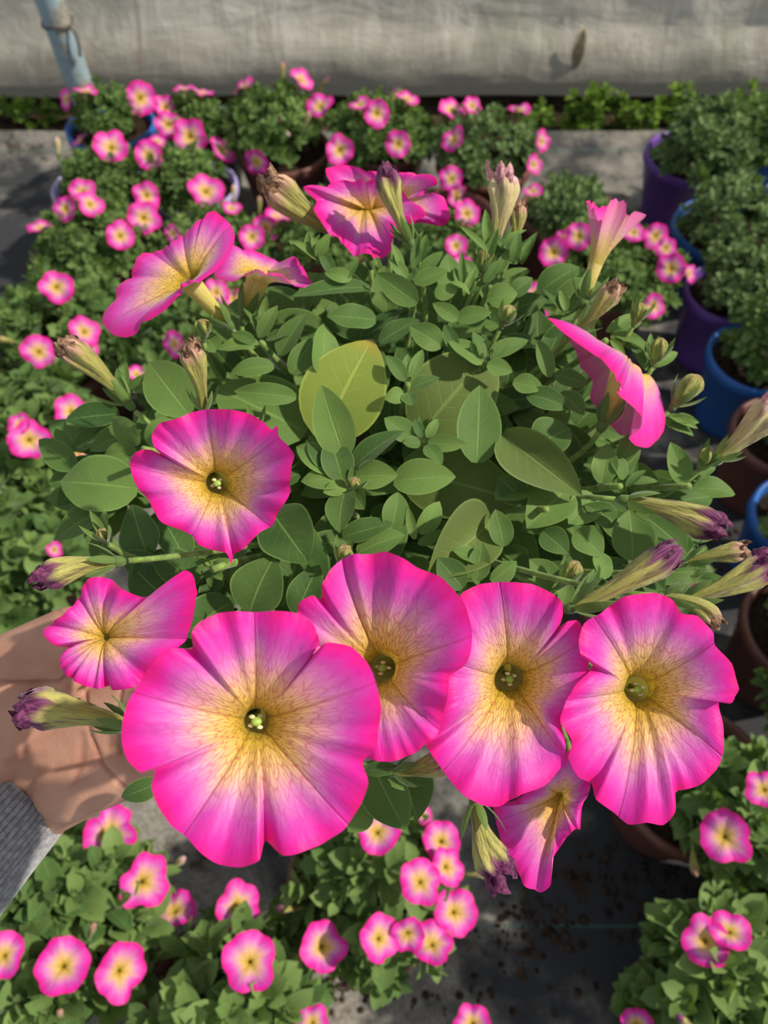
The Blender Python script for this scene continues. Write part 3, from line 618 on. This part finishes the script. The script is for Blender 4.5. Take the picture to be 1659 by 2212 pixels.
# the leaves further in
for k in range(430):
    a = R.uniform(0, 2 * PI); rr = math.sqrt(R.random()); bx = 840 + 500 * rr * math.cos(a); by = 985 + 390 * rr * math.sin(a)
    if by < 560 or by > 1420: continue
    d_ = math.atan2(by - 985, bx - 850) + R.uniform(-1, 1); l = R.uniform(80, 150)
    Lf_((bx - l * .5 * math.cos(d_), by - l * .5 * math.sin(d_)), (bx + l * .5 * math.cos(d_), by + l * .5 * math.sin(d_)), l * R.uniform(.42, .58), R.uniform(.040, .105), 0, None, .25, R.uniform(0, .7))
for cx, cy, ex, ey, n_, d0 in [(480, 1290, 170, 110, 46, .022), (1340, 1150, 170, 130, 60, .02), (230, 1010, 110, 130, 22, .01), (980, 1180, 160, 90, 26, .03), (1120, 700, 190, 110, 40, .03)]:
    for k in range(n_):
        a = R.uniform(0, 2 * PI); q = math.sqrt(R.random()); bx = cx + ex * q * math.cos(a); by = cy + ey * q * math.sin(a); d_ = math.atan2(by - 985, bx - 850) + R.uniform(-.9, .9); l = R.uniform(85, 140)
        Lf_((bx - l * .5 * math.cos(d_), by - l * .5 * math.sin(d_)), (bx + l * .5 * math.cos(d_), by + l * .5 * math.sin(d_)), l * R.uniform(.45, .6), d0 + R.uniform(0, .04), 0, None, .3, R.uniform(0, .6))
for q in [((425,1265),(330,1190),80),((500,1300),(395,1375),90),((600,1330),(470,1395),90),((430,1420),(445,1320),80),((640,1330),(690,1220),70),((400,1210),(350,1120),70)]: Lf_(q[0], q[1], q[2], .006, 0, None, .25, .15)
for q in [((365,1300),(285,1222),84),((350,1232),(262,1200),60),((330,1215),(300,1270),60),((270,1215),(215,1180),44),((400,1260),(340,1290),60)]: Lf_(q[0], q[1], q[2], .004, 0, None, .25, .12)
made = []
for b, t, w_, dz, k, tilt, cup, tint, fold in LV:
    zb = zleaf(*b) + dz; zt = zleaf(*t) + dz; L = math.hypot(t[0] - b[0], t[1] - b[1]) * zb / FPX
    B_ = at(*b, zb + L * .10); T_ = at(*t, zt - L * R.uniform(.0, .16))
    up = -FWD * .75 + V3((0, 0, .55)) + NP.normal(0, .30, 3)
    made.append((L * w_ * zb / FPX + (1 if dz < .028 else 0) * .002, B_, T_, w_ * zb / FPX, up, k, cup, R.uniform(.15, .95) if tint is None else tint, fold))
made.sort(key=lambda q: -q[0])
rest = MB()
for i, (_, B_, T_, w_, up, k, cup, tint, fold) in enumerate(made):
    m_ = MB() if i < 98 else rest
    leaf(m_, B_, T_, w_ * 1.06, up, cup, R.uniform(.02, .12), R.uniform(-.25, .25), 14 if i < 98 else 9, 9 if i < 98 else 5, 0, tint, R.uniform(0, .12), fold)
    if i < 98:
        o = build(m_, 'leaf', [(LEAF, LEAFY, LEAFP)[k]], plant, B_)
        if k == 1: o['label'] = 'broad yellowing leaf with a brown tip'
tag(build(rest, 'foliage', [LEAF], plant, core), kind='stuff')
for px, py, z in [(745, 1050, .41), (915, 955, .43), (880, 830, .44), (1050, 775, .44), (565, 740, .445), (310, 970, .41), (1340, 1050, .41), (1490, 1050, .42), (1180, 1100, .40), (895, 640, .455), (1060, 620, .46), (460, 1230, .385), (1310, 735, .45)]:
    p = at(px, py, z); stem_to_core(p, -FWD * .7 + nrm(p - core) * .7, .0022)

# ---------------------------------------------------------------- the hand
def capsule(mb, p, q, r0, r1, flat=None):
    p = V3(p); q = V3(q); n = 9; a, x, y = frame(q - p); vs = []; L = np.linalg.norm(q - p); prof = []
    for k in range(5): t = PI / 2 * (1 - k / 4); prof.append((-r0 * math.sin(t), max(r0 * math.cos(t), 1e-5)))
    for k in range(5): t = PI / 2 * (k / 4); prof.append((L + r1 * math.sin(t), max(r1 * math.cos(t), 1e-5)))
    for h, r in prof:
        for j in range(16):
            t = 2 * PI * j / 16; vs.append(p + a * h + r * (math.cos(t) * x + math.sin(t) * y))
    f, uv = grid_faces(len(prof), 16, True); f += [tuple(range(16))[::-1], tuple((len(prof) - 1) * 16 + j for j in range(16))]; uv += [[(0, 0)] * 16] * 2
    mb.add(vs, f, uv)
hm = MB(); c = lambda *q: at(*q)
def cap(a, b, r0, r1): capsule(hm, c(*a), c(*b), r0, r1)
FA = (-300, 2080, .385)
cap(FA, (35, 1725, .428), .026, .021); cap((-270, 2110, .385), (75, 1765, .426), .024, .0185); cap((-340, 2030, .385), (0, 1690, .428), .024, .019)
cap((75, 1748, .425), (330, 1628, .398), .0185, .0140)       # little finger edge
cap((30, 1715, .425), (350, 1578, .396), .0195, .0135); cap((10, 1690, .425), (355, 1525, .394), .0195, .0135); cap((-10, 1660, .425), (325, 1470, .390), .0190, .0135)
cap((150, 1700, .405), (270, 1655, .396), .0185, .0165)      # heel under the little finger
cap((-20, 1650, .415), (30, 1470, .386), .0225, .0195); cap((20, 1600, .41), (130, 1450, .392), .020, .0155)   # ball of the thumb
cap((-10, 1455, .388), (150, 1362, .374), .0175, .0122); cap((150, 1362, .374), (265, 1338, .369), .0118, .0098)   # thumb
for mcp, pip, dip, tip, r in [((325, 1470, .390), (470, 1430, .374), (560, 1430, .358), (620, 1448, .346), .0098), ((355, 1525, .394), (520, 1500, .374), (612, 1510, .357), (662, 1532, .345), .0100),
                              ((350, 1578, .396), (512, 1578, .376), (602, 1590, .359), (652, 1612, .347), .0095), ((330, 1628, .398), (462, 1648, .380), (532, 1664, .364), (578, 1684, .352), .0083)]:
    cap(mcp, pip, r * 1.25, r); cap(pip, dip, r, r * .92); cap(dip, tip, r * .92, r * .78)
worg = at(60, 1740, .43)
me = hm.mesh('person', [], worg); tmp = bpy.data.objects.new('tmp', me); COL.objects.link(tmp)
md = tmp.modifiers.new('r', 'REMESH'); md.mode = 'VOXEL'; md.voxel_size = .0012
ms = tmp.modifiers.new('s', 'SMOOTH'); ms.factor = .5; ms.iterations = 22
dg = bpy.context.evaluated_depsgraph_get(); hand = bpy.data.meshes.new_from_object(tmp.evaluated_get(dg)); bpy.data.objects.remove(tmp)
nv = len(hand.vertices); co = np.empty(nv * 3); hand.vertices.foreach_get('co', co); co = co.reshape(-1, 3); no = np.empty(nv * 3); hand.vertex_normals.foreach_get('vector', no); no = no.reshape(-1, 3)
pw = co + worg; rel = pw - CAM; dd = rel @ FWD; ix = rel @ RGT / dd * FPX + 829.5; iy = 1106 - rel @ UPV / dd * FPX
front = (no @ FWD) < .2
cr = np.zeros(nv)
for pts, dep_, wd in [([(-40, 1466), (20, 1472), (70, 1473), (128, 1470), (150, 1452)], 1., 4), ([(184, 1490), (188, 1540), (196, 1590), (222, 1650), (258, 1692), (300, 1716)], 1., 4.5), ([(262, 1490), (256, 1540), (258, 1590), (262, 1625)], .9, 4.5),
                    ([(178, 1590), (176, 1640), (160, 1690)], .5, 9), ([(150, 1480), (140, 1530), (110, 1580), (60, 1625), (15, 1650)], .45, 10), ([(128, 1318), (142, 1345), (152, 1385)], .5, 4), ([(232, 1560), (240, 1610)], .3, 6)]:
    P = np.array(pts, float); best = np.full(nv, 1e9)
    for a, b in zip(P[:-1], P[1:]):
        ab = b - a; t = np.clip(((ix - a[0]) * ab[0] + (iy - a[1]) * ab[1]) / (ab @ ab), 0, 1); best = np.minimum(best, np.hypot(ix - a[0] - t * ab[0], iy - a[1] - t * ab[1]))
    cr = np.maximum(cr, dep_ * np.exp(-(best / wd) ** 2))
cr *= front
co -= no * (cr * .0012)[:, None]; hand.vertices.foreach_set('co', co.ravel())
for an in [a.name for a in hand.attributes if a.name in ('tint',)]: hand.attributes.remove(hand.attributes[an])
aa = hand.attributes.new('tint', 'FLOAT', 'POINT'); aa.data.foreach_set('value', cr)
def mat_skin():
    n = NT('skin'); p = n.pos(); a = n.noise(p, 45., 4.); b = n.noise(p, 700., 3.); M = n.math
    col = n.mix(n.mr(a, .3, .7), (.42, .220, .155), (.52, .290, .210)); col = n.mix(M('MULTIPLY', n.tint(), .5), col, (.26, .085, .055))
    return n.finish(col, .5, .35, n.bump(M('ADD', b, a), .35, .0006), sss=.25)
hand.materials.clear(); hand.materials.append(mat_skin()); hand.polygons.foreach_set('use_smooth', [True] * len(hand.polygons)); hand.polygons.foreach_set('material_index', [0] * len(hand.polygons)); hand.name = 'person'
person = link('person', hand, None, worg); tag(person, 'person in grey ribbed sweater with open left hand cupped behind the blooms', 'person')
def mat_knit():
    n = NT('grey_knit'); p = n.pos(); v, u = n.uv(); M = n.math
    f = n.noise(p, 1500., 3.); g = n.noise(p, 320., 3.); rib = M('SINE', M('MULTIPLY', v, 2 * PI * 64)); row = M('SINE', M('MULTIPLY', u, 520.))
    col = n.mix(n.mr(g, .3, .7), (.21, .215, .245), (.37, .375, .40)); col = n.mix(n.mr(f, .6, .75, 0., .6), col, (.48, .48, .50))
    col = n.mix(n.mr(rib, -1., -.4, .45, 0.), col, (.06, .06, .075))
    return n.finish(col, .9, .1, n.bump(M('ADD', M('MULTIPLY', row, .12), f), .7, .001), sheen=.5)
KNIT = mat_knit()
m_ = MB(); e0 = at(44, 1704, .425); e1 = at(-310, 2085, .375); path = np.vstack([bez([e0 + (e1 - e0) * .02, e0], 3)[:2], bez([e0, e1], 26)])
path = bez([e0, e1], 30); sN = np.linspace(0, 1, 30)
rad = np.interp(sN, [0, .03, .08, .3, 1.], [.0300, .0325, .0335, .035, .042])
ribf = lambda q, a: 1 + .020 * math.sin(64 * a)
tube(m_, path, rad, 256, 0, False, ribf)
inner = bez([e0, e0 + (e1 - e0) * .12], 5); tube(m_, inner[::-1], [.0285, .0285, .0285, .0288, .0300], 256, 0, False, ribf)
slv = build(m_, 'sweater_sleeve', [KNIT], person, e0)

# ---------------------------------------------------------------- bedding plants on the mat
def pot(mb, c, r, h=.20, m=0, ms=1):
    pr = [(h - .03, r - .012), (h - .008, r - .008), (h, r - .004), (h + .002, r), (h - .002, r + .005), (h - .022, r + .006), (h - .026, r + .001), (.02, r * .74), (.004, r * .72), (0, r * .70)]
    rg = [[V3(c) + V3((q * math.cos(t), q * math.sin(t), z)) for t in np.linspace(0, 2 * PI, 56, endpoint=False)] for z, q in pr]
    f, uv = grid_faces(len(rg), 56, True); f.append(tuple((len(rg) - 1) * 56 + j for j in range(56))); uv.append([(.5, .5)] * 56)
    mb.add(np.vstack(rg), f, uv, m)
LT = []    # leaf template (x across, y along, z up)
for i in range(6):
    s = i / 5; w_ = .5 * ((.04 + .96 * s) ** .66) * max(0, 1 - s) ** .66 * 2.45
    for j in (-1, 0, 1): LT.append((j * w_, s, .22 * w_ * abs(j) + .25 * s * (1 - s)))
LT = np.array(LT); LFc, LUV = grid_faces(6, 3, False)
def foliage(mb, c, rx, ry, rz, n_sh, n_lf, ll, asp=.5, m=0, tmul=1., flat=.0):
    c = V3(c)
    for k in range(n_sh):
        zc = NP.uniform(-.15, 1); t = NP.uniform(0, 2 * PI); q = math.sqrt(max(0, 1 - zc * zc)); d = V3((q * math.cos(t), q * math.sin(t), zc))
        rr = NP.uniform(.60, 1.03) ; bump = 1 + .13 * mnoise.noise(Vector(d * 2.6 + c * 5))
        tip = c + d * V3((rx, ry, rz)) * rr * bump
        ax = nrm(d * V3((1, 1, 1.4)) + V3((0, 0, .35)) + NP.normal(0, .25, 3)); a, x, y = frame(ax); tt = NP.uniform(.05, .95) * tmul
        for j in range(n_lf):
            az = j * 2.4 + NP.uniform(-.3, .3); s = j / max(1, n_lf - 1); e = math.cos(az) * x + math.sin(az) * y
            l = ll * (1.15 - .62 * s) * NP.uniform(.75, 1.2); b = tip - ax * ll * .9 * (1 - s) + e * .002
            dirv = nrm(e * (1 - .55 * s) + ax * (.25 + .75 * s) + NP.normal(0, .12, 3)); upv = nrm(ax - dirv * np.dot(ax, dirv) + 1e-6); sdv = np.cross(dirv, upv)
            mb.add(b + l * (LT[:, 0:1] * asp * sdv + LT[:, 1:2] * dirv + LT[:, 2:3] * upv), LFc, LUV, m, float(np.clip(tt + NP.normal(0, .12), 0, 1)))
PLANTS = []
def bed(name, rim, r, potm, dome, rpx, label, cat, leafm, group, ll=.030, zt=.15, nsh=75, asp=.5, ph=.20):
    if dome[1] < 700: zt *= .55; ll *= .74; nsh *= 1.75; asp -= .06
    c = at_h(*rim, ph); base = V3((c[0], c[1], 0.)); root = empty(name, base); tag(root, label, cat, group)
    mb = MB(); pot(mb, base, r, ph); build(mb, 'pot', [potm], root, base)
    mb = MB(); mb.add([base + V3(((r - .01) * math.cos(t), (r - .01) * math.sin(t), ph - .022)) for t in np.linspace(0, 2 * PI, 40, endpoint=False)], [tuple(range(40))]); build(mb, 'soil', [SOIL], root, base)
    d = at_h(*dome, ph + .045); rm = rpx * depth(d) / FPX
    mb = MB(); foliage(mb, d, rm, rm, zt, int(nsh * 1.7 * (rm / .14) ** 1.3), 9, ll * 1.1, asp + .08)
    for k in range(14):
        t = R.uniform(0, 2 * PI); p0 = base + V3((.03 * math.cos(t), .03 * math.sin(t), ph - .025)); p1 = d + V3((rm * .7 * math.cos(t), rm * .7 * math.sin(t), zt * R.uniform(.1, .6)))
        tube(mb, bez([p0, (p0 + p1) / 2 + V3((0, 0, .04)), p1], 7), .002, 5, 1)
    build(mb, 'foliage', [leafm, STEM], root, d); PLANTS.append((root, d, rm, zt)); return root
FL = 'flowering_plant'; G1 = 'potted petunias standing on the mat'; G2 = 'potted plants without blooms down the right side'
bed('potted_petunia', (238, 268), .122, P_BLUE, (232, 250), 74, 'petunia in a bright blue pot in front of the blue post', 'flowering plant', LEAFB, G1, .030)
bed('potted_petunia', (436, 272), .115, P_NAVY, (425, 268), 62, 'petunia in a dark violet rimmed pot, right of the bright blue pot', 'flowering plant', LEAFB, G1)
bed('potted_petunia', (612, 318), .125, P_TERR, (590, 275), 112, 'dense round petunia in a terracotta pot near the film wall, behind the top bloom', 'flowering plant', LEAFB, G1, .03, .17)
bed('potted_petunia', (825, 300), .125, P_TERR, (820, 285), 120, 'petunia with upright blooms by the film wall, directly behind the top of the lifted plant', 'flowering plant', LEAFB, G1, .03, .16)
bed('potted_petunia', (1045, 345), .125, P_TERR, (1050, 318), 125, 'pale leaved petunia by the film wall, left of the empty patch of mat', 'flowering plant', LEAFG, G1, .027, .14)
bed('potted_petunia', (210, 402), .115, P_LAV, (222, 392), 92, 'petunia in a pale pot at the left, in front of the bright blue pot', 'flowering plant', LEAFB, G1, .030)
bed('potted_petunia', (415, 400), .115, P_LAV, (392, 392), 92, 'petunia in a lavender rimmed pot behind the side-on bloom', 'flowering plant', LEAFB, G1, .030)
bed('potted_petunia', (190, 545), .125, P_TERR, (205, 525), 128, 'petunia on the left edge of the bed with small blooms, behind the side-on bloom', 'flowering plant', LEAFB, G1, .032)
bed('potted_petunia', (455, 560), .125, P_TERR, (455, 545), 135, 'petunia largely hidden behind the two upper left blooms', 'flowering plant', LEAFB, G1, .032)
bed('potted_petunia', (700, 500), .125, P_TERR, (690, 505), 120, 'petunia directly behind the brown faded bloom at the top', 'flowering plant', LEAFB, G1, .03)
bed('potted_petunia', (965, 470), .125, P_TERR, (960, 545), 110, 'petunia in a dark pot behind the upright faded blooms', 'flowering plant', LEAFB, G1, .03)
bed('potted_petunia', (1230, 455), .125, P_TERR, (1225, 462), 105, 'bushy petunia right of the pale folded bloom, behind the trumpet bloom', 'flowering plant', LEAFG, G1, .030)
bed('potted_petunia', (1325, 592), .118, P_TERR, (1330, 585), 155, 'petunia with a cluster of blooms beside the blue and purple pots', 'flowering plant', LEAFB, G1, .030, .15)
bed('potted_petunia', (130, 760), .125, P_TERR, (135, 735), 160, 'petunia at the left edge, left of the brown-tipped faded bloom', 'flowering plant', LEAFB, G1, .034)
bed('potted_petunia', (430, 820), .125, P_TERR, (400, 790), 160, 'petunia under the left side of the lifted plant, below the side-on bloom', 'flowering plant', LEAFB, G1, .034)
bed('potted_petunia', (60, 980), .12, P_TERR, (75, 965), 185, 'petunia at the left edge level with the round bloom', 'flowering plant', LEAFB, G1, .036)
bed('potted_petunia', (20, 1235), .125, P_TERR, (40, 1215), 190, 'petunia at the left edge just above the hand', 'flowering plant', LEAFB, G1, .038)
bed('potted_petunia', (160, 1985), .115, P_TERR, (155, 2005), 205, 'petunia below the sleeve at the bottom left', 'flowering plant', LEAFB, G1, .046)
bed('potted_petunia', (485, 2185), .11, P_TERR, (525, 2175), 185, 'petunia at the bottom with a round bloom, below the largest bloom', 'flowering plant', LEAFB, G1, .046)
bed('potted_petunia', (800, 1905), .115, P_TERR, (815, 1915), 180, 'petunia in a terracotta pot with a ring of blooms, below the front row', 'flowering plant', LEAFB, G1, .038)
bed('potted_petunia', (1500, 1680), .115, P_TERR, (1590, 1770), 150, 'petunia spilling from a terracotta pot at the lower right, beside the rightmost bloom', 'flowering plant', LEAFB, G1, .040)
bed('potted_petunia', (1540, 2215), .10, P_TERR, (1560, 2165), 195, 'petunia in the bottom right corner', 'flowering plant', LEAFB, G1, .044)
bed('potted_petunia', (1100, 735), .11, P_TERR, (1110, 695), 112, 'petunia glimpsed behind the leaves left of the bloom turned right', 'flowering plant', LEAFB, G1, .034)
bed('potted_petunia', (1385, 1290), .10, P_TERR, (1400, 1275), 108, 'petunia glimpsed between the faded blooms above the rightmost bloom', 'flowering plant', LEAFG, G1, .030, .10)
NB = 'potted_plant'
bed(NB, (1500, 335), .128, P_PURP, (1530, 325), 108, 'tall bushy plant without blooms in a purple pot, nearest the film wall', 'potted plant', LEAFG, G2, .030, .24, 95)
bed(NB, (1690, 320), .10, P_BLUE, (1665, 300), 110, 'plant at the right edge near the film wall', 'potted plant', LEAFB, G2, .034, .2)
bed(NB, (1570, 492), .128, P_BLUE, (1580, 482), 108, 'bushy plant in a dark blue pot, second of the right-hand column', 'potted plant', LEAFG, G2, .028, .2, 95)
bed(NB, (1578, 630), .100, P_PURP, (1612, 615), 92, 'round leaved plant in a purple pot at the right', 'potted plant', LEAFG, G2, .036, .16, 80, .6)
bed(NB, (1640, 770), .105, P_BLUE, (1668, 752), 98, 'plant in a bright blue pot at the right edge', 'potted plant', LEAFB, G2, .03, .15)
bed(NB, (1697, 938), .100, P_TERR, (1740, 925), 95, 'plant in a terracotta pot at the right edge behind the folded pinkish bloom', 'potted plant', LEAFB, G2, .032, .10)
bed(NB, (1748, 1120), .100, P_BLUE, (1775, 1130), 110, 'plant in a blue pot cut by the right edge', 'potted plant', LEAFB, G2, .034, .12)
bed(NB, (1752, 1360), .108, P_TERR, (1790, 1340), 120, 'plant in a terracotta pot cut by the right edge, right of the rightmost bloom', 'potted plant', LEAFB, G2, .034, .10)
bed(NB, (1895, 1600), .072, P_TERR, (1770, 1545), 125, 'leafy plant barely entering at the right edge', 'potted plant', LEAFB, G2, .034, .12)
bed(NB, (1752, 1960), .100, P_BLUE, (1770, 1930), 110, 'plant in a dark blue pot at the lower right edge', 'potted plant', LEAFB, G2, .034, .12)

# small blooms on them: one mesh per kind, copied
def small_flower(seed, lobes=.10, cupd=.15, wob=.12):
    r_ = random.Random(seed); n = 60; v = np.arange(n) / n; amp = [r_.uniform(-wob, wob) for _ in range(6)]
    rad = 1 - lobes * np.abs(np.sin(PI * 5 * v)) ** 6 + sum(a * np.cos(2 * PI * (k + 1) * v + r_.uniform(0, 6)) for k, a in enumerate(amp)) * .35
    z = .10 * np.sin(2 * PI * 5 * v + 1) + .14 * amp[0] / wob * np.cos(2 * PI * 2 * v) + r_.uniform(-.05, .1)
    rim = np.stack([.5 * rad * np.cos(2 * PI * v), .5 * rad * np.sin(2 * PI * v), .5 * z], 1); mb = MB()
    corolla(mb, rim, (0, 0, -cupd), (0, 0, -cupd - .42), .026, v, 10, .5, .2, .018, .028, 6, .8, .012, seed)
    sepals(mb, V3((0, 0, -cupd - .42)), V3((0, 0, 1)), .035, .2, .5, 5, 2)
    tube(mb, [V3((0, 0, -cupd - .48)), V3((.02, .0, -cupd - .75)), V3((0, .05, -cupd - 1.15))], .02, 6, 2)
    return mb.mesh('flower', [PETAL, TUBE, SEPAL])
SF = [small_flower(s) for s in (21, 22, 23, 24, 25)] + [small_flower(30, .14, .3, .3), small_flower(33, .16, .3, .4)]
def small_bud():
    mb = MB(); s = np.linspace(0, 1, 10); tube(mb, bez([(0, 0, -.5), (.05, 0, 0), (0, 0, .5)], 10), .13 * np.interp(s, [0, .3, .75, .9, 1], [.35, .5, 1., .8, .3]), 16, 0, True, lambda q, a: 1 + .25 * q * math.sin(5 * a + 3 * q))
    sepals(mb, V3((0, 0, -.48)), V3((0, 0, 1)), .06, .3, .5, 5, 1); tube(mb, [V3((0, 0, -.5)), V3((0, .1, -1.0)), V3((0, .1, -1.4))], .035, 6, 1)
    return mb
SB = [small_bud().mesh('faded_bloom', [m, SEPAL]) for m in (BUDB, BUDP, BUDK)]
def hit(px, py):
    best = None; r = ray(px, py)
    for root, d, rm, zt in PLANTS:
        sc3 = V3((rm, rm, zt)) * 1.04; o = (CAM - d) / sc3; q = r / sc3; A_ = q @ q; B_ = o @ q; C_ = o @ o - 1; D_ = B_ * B_ - A_ * C_
        if D_ >= 0: t = (-B_ - math.sqrt(D_)) / A_; pen = 0
        else: t = -B_ / A_; pen = (math.sqrt(max(0, (o + q * t) @ (o + q * t))) - 1) * 2.0
        key = t * FPX * 0 + pen + t * .2
        if best is None or key < best[0]: best = (key, t, root, d)
    return best
def place(me, name, px, py, size, nx, ny, spin=0., lift=.0):
    """nx, ny: how the bloom's face leans in the view (right, up), 0,0 = straight at the viewer"""
    _, t, root, d = hit(px, py); p = CAM + ray(px, py) * (t - lift); s = size * depth(p) / FPX
    vw = nrm(CAM - p); n_ = nrm(vw * math.sqrt(max(.02, 1 - nx * nx - ny * ny)) + RGT * nx + UPV * ny)
    q = Vector(n_).to_track_quat('Z', 'Y') @ Matrix.Rotation(spin, 3, 'Z').to_quaternion()
    o = bpy.data.objects.new(name, me); COL.objects.link(o); o.parent = root; o.location = p - V3(root['_w']); o.rotation_mode = 'QUATERNION'; o.rotation_quaternion = q; o.scale = (s, s, s)
    return o
FLW = """140 215 44 -.85 .1;183 192 52 -.1 .93;306 212 68 .5 .1;395 190 44 -.2 .92;437 197 46 .1 .95;358 232 48 .3 .3;363 268 54 .1 .2;410 295 72 0 .1;322 335 60 .3 0;340 303 36 .2 .85;240 316 70 0 .45;172 300 40 -.6 .7;480 322 62 .55 .65;
553 350 52 -.5 -.3;524 185 52 -.5 .78;652 170 56 .5 .7;690 228 58 -.3 .6;180 415 54 0 .2;195 438 56 .2 .5;140 450 52 -.6 .1;318 422 56 .2 .2;325 442 34 .2 .5;312 470 68 .2 .2;445 410 74 .1 .45;500 447 42 .1 .8;85 487 56 -.35 .85;260 508 60 .1 .3;372 505 36 -.4 -.3;
545 512 54 .2 .1;575 492 54 .2 .1;600 440 48 .1 .92;600 465 54 .2 .9;735 325 60 .2 .1;815 245 56 .25 .1;775 222 46 -.2 .8;860 312 54 0 .1;880 210 54 .3 .85;978 235 62 .4 .7;1020 227 42 .3 .6;1122 235 54 .1 .92;980 300 54 -.5 .5;1172 305 46 .8 .2;1155 355 42 .7 .2;
975 385 52 -.1 .4;990 420 54 .7 .1;1010 460 56 .3 .3;1150 410 42 0 .8;1195 545 62 0 .1;1250 510 58 0 .1;1215 515 36 0 .2;1370 500 46 .3 .4;1418 510 54 .4 0;1440 535 46 .3 .2;1450 580 62 0 .1;1492 590 44 .8 .3;1412 662 52 .5 0;1155 635 48 .4 .2;1150 672 64 .2 .85;985 530 48 .2 .3;1000 575 48 .2 .3;
122 620 68 0 .1;183 715 64 .2 .4;190 752 46 .2 .4;84 760 70 0 .1;375 745 60 -.8 0;295 805 50 0 .8;155 888 72 .1 .35;63 950 82 0 .1;42 915 50 -.5 .3;160 940 64 .1 .75;170 975 50 .1 .5;232 967 50 .1 .8;468 630 56 .1 .4;505 645 48 .1 .4;545 642 48 .1 .3;682 655 44 .1 .2;735 720 36 .1 .3;790 632 40 .1 .3;118 1187 34 .3 .2;
237 1793 106 0 .35;315 1905 108 .35 .0;375 1962 92 -.3 .8;517 1955 98 .3 .15;540 2078 116 0 0;135 2085 112 -.2 .2;265 2100 112 .5 -.2;5 2065 92 -.4 0;700 2045 100 .4 0;815 1795 92 0 .4;910 1905 92 .25 .1;955 1815 84 .3 .3;968 1872 80 .6 .1;985 1970 96 .45 .1;823 2027 92 .5 .1;880 2022 76 0 -.55;935 2035 92 .2 .7;
675 2208 70 0 .2;1020 2210 76 0 .2;1565 1808 106 0 .05;1652 1705 78 .2 .2;1525 2032 98 .1 .1;1578 2008 88 .3 .7;1375 2212 66 0 .3;1482 1247 42 .2 .3;915 1760 40 .4 .3"""
rr = random.Random(5)
for k, q in enumerate(FLW.replace('\n', '').split(';')):
    a = [float(x) for x in q.split()]
    place(SF[5 + k % 2] if k in (78, 79, 80) else SF[rr.randrange(5)], 'flower', a[0], a[1], a[2] * 1.04, a[3] * .88, a[4] * .88, rr.uniform(0, 6.28), .020)
for k, q in enumerate("610 160 44 0 .9;700 182 40 .5 .7;620 287 36 .2 -.3;660 262 46 .3 .8;848 212 44 .3 .9;125 320 44 -.1 .95;1500 1855 70 .1 -.95;630 1962 66 -.95 0;380 1865 60 .75 .5;132 2195 60 -.2 .5;1480 2205 70 -.6 .4;1030 1890 56 .95 0;198 2010 60 .2 .6;730 2130 50 .8 .2;505 420 40 0 .95;560 445 40 0 .95;15 735 50 -.9 .2".split(';')):
    a = [float(x) for x in q.split()]; place(SB[k % 3], 'faded_bloom', a[0], a[1], a[2], a[3], a[4], rr.uniform(0, 6), .006)

# ---------------------------------------------------------------- weeds, litter
def weed(px, py, rpx, zt, label, ll=.022, n=40):
    d = at_h(px, py, .0); rm = rpx * depth(d) / FPX; mb = MB(); foliage(mb, d + V3((0, 0, .015)), rm, .05, zt, n, 7, ll, .8, 0, 1.1)
    for k in range(10):
        p1 = d + V3((R.uniform(-rm, rm) * .7, R.uniform(-.03, .03), zt * .6)); tube(mb, bez([d + V3((0, 0, -.01)), (d + p1) / 2 + V3((0, 0, .02)), p1], 5), .0015, 5, 1)
    root = empty('weed', d); tag(root, label, 'weed', 'weeds along the foot of the film wall'); build(mb, 'foliage', [LEAFW, STEM], root, d)
weed(60, 262, 85, .07, 'low bright green weeds on the soil strip left of the blue post', .02, 50)
weed(1285, 280, 82, .14, 'pale green clover clump against the film wall, above the empty patch of mat', .03, 60)
weed(1385, 285, 45, .10, 'smaller weed clump between the clover and the purple pot', .024, 26)
weed(1160, 275, 50, .07, 'low dark weeds left of the clover clump', .022, 24)
weed(1590, 262, 70, .11, 'weeds at the wall behind the plant nearest the wall', .026, 30)
weed(1450, 255, 50, .11, 'weeds peeping up behind the purple pot', .026, 26)
# torn strip on the film
CARD = mat_plain('brown_strip', (.36, .31, .22), .8, .2, 60., .3)
mb = MB(); z_ = YW / (FWD[1] + .0); 
def on_wall(px, py, off):
    r = ray(px, py); t = (YW + .02 - off) / r[1]; return CAM + r * t
leaf(mb, on_wall(1262, 58, .0), on_wall(1240, 156, .006), .036, V3((-.35, -1, .2)), .8, .12, .3, 12, 7, 0, .5, .1)
strip = build(mb, 'film_flap', [CARD], None, on_wall(1262, 58, .0)); tag(strip, 'narrow brown curled strip stuck to the film wall above the clover', 'torn strip')
md = strip.modifiers.new('thick', 'SOLIDIFY'); md.thickness = .002
# soil crumbs scattered on the mat
mb = MB()
for (px, py, sx, sy, n_) in [(1140, 2010, 60, 45, 130), (1300, 1880, 90, 40, 45), (960, 1890, 30, 30, 30), (760, 2130, 60, 30, 40), (620, 2190, 50, 20, 20), (1000, 2140, 110, 40, 40), (50, 297, 45, 10, 90), (1400, 1960, 80, 70, 60), (1550, 1180, 60, 60, 40)]:
    for k in range(n_):
        p = at_h(px + R.gauss(0, sx), py + R.gauss(0, sy), 0.); s = R.uniform(.0018, .0065)
        ball(mb, p + V3((0, 0, s * .3 - .004)), s, 4, 6, 0, (R.uniform(.7, 1.5), R.uniform(.7, 1.5), .6), R.random())
tag(build(mb, 'soil_crumbs', [SOILW]), 'crumbs of brown potting soil spilt on the black mat', 'soil', kind='stuff')
for o in bpy.data.objects:
    if '_w' in o: del o['_w']
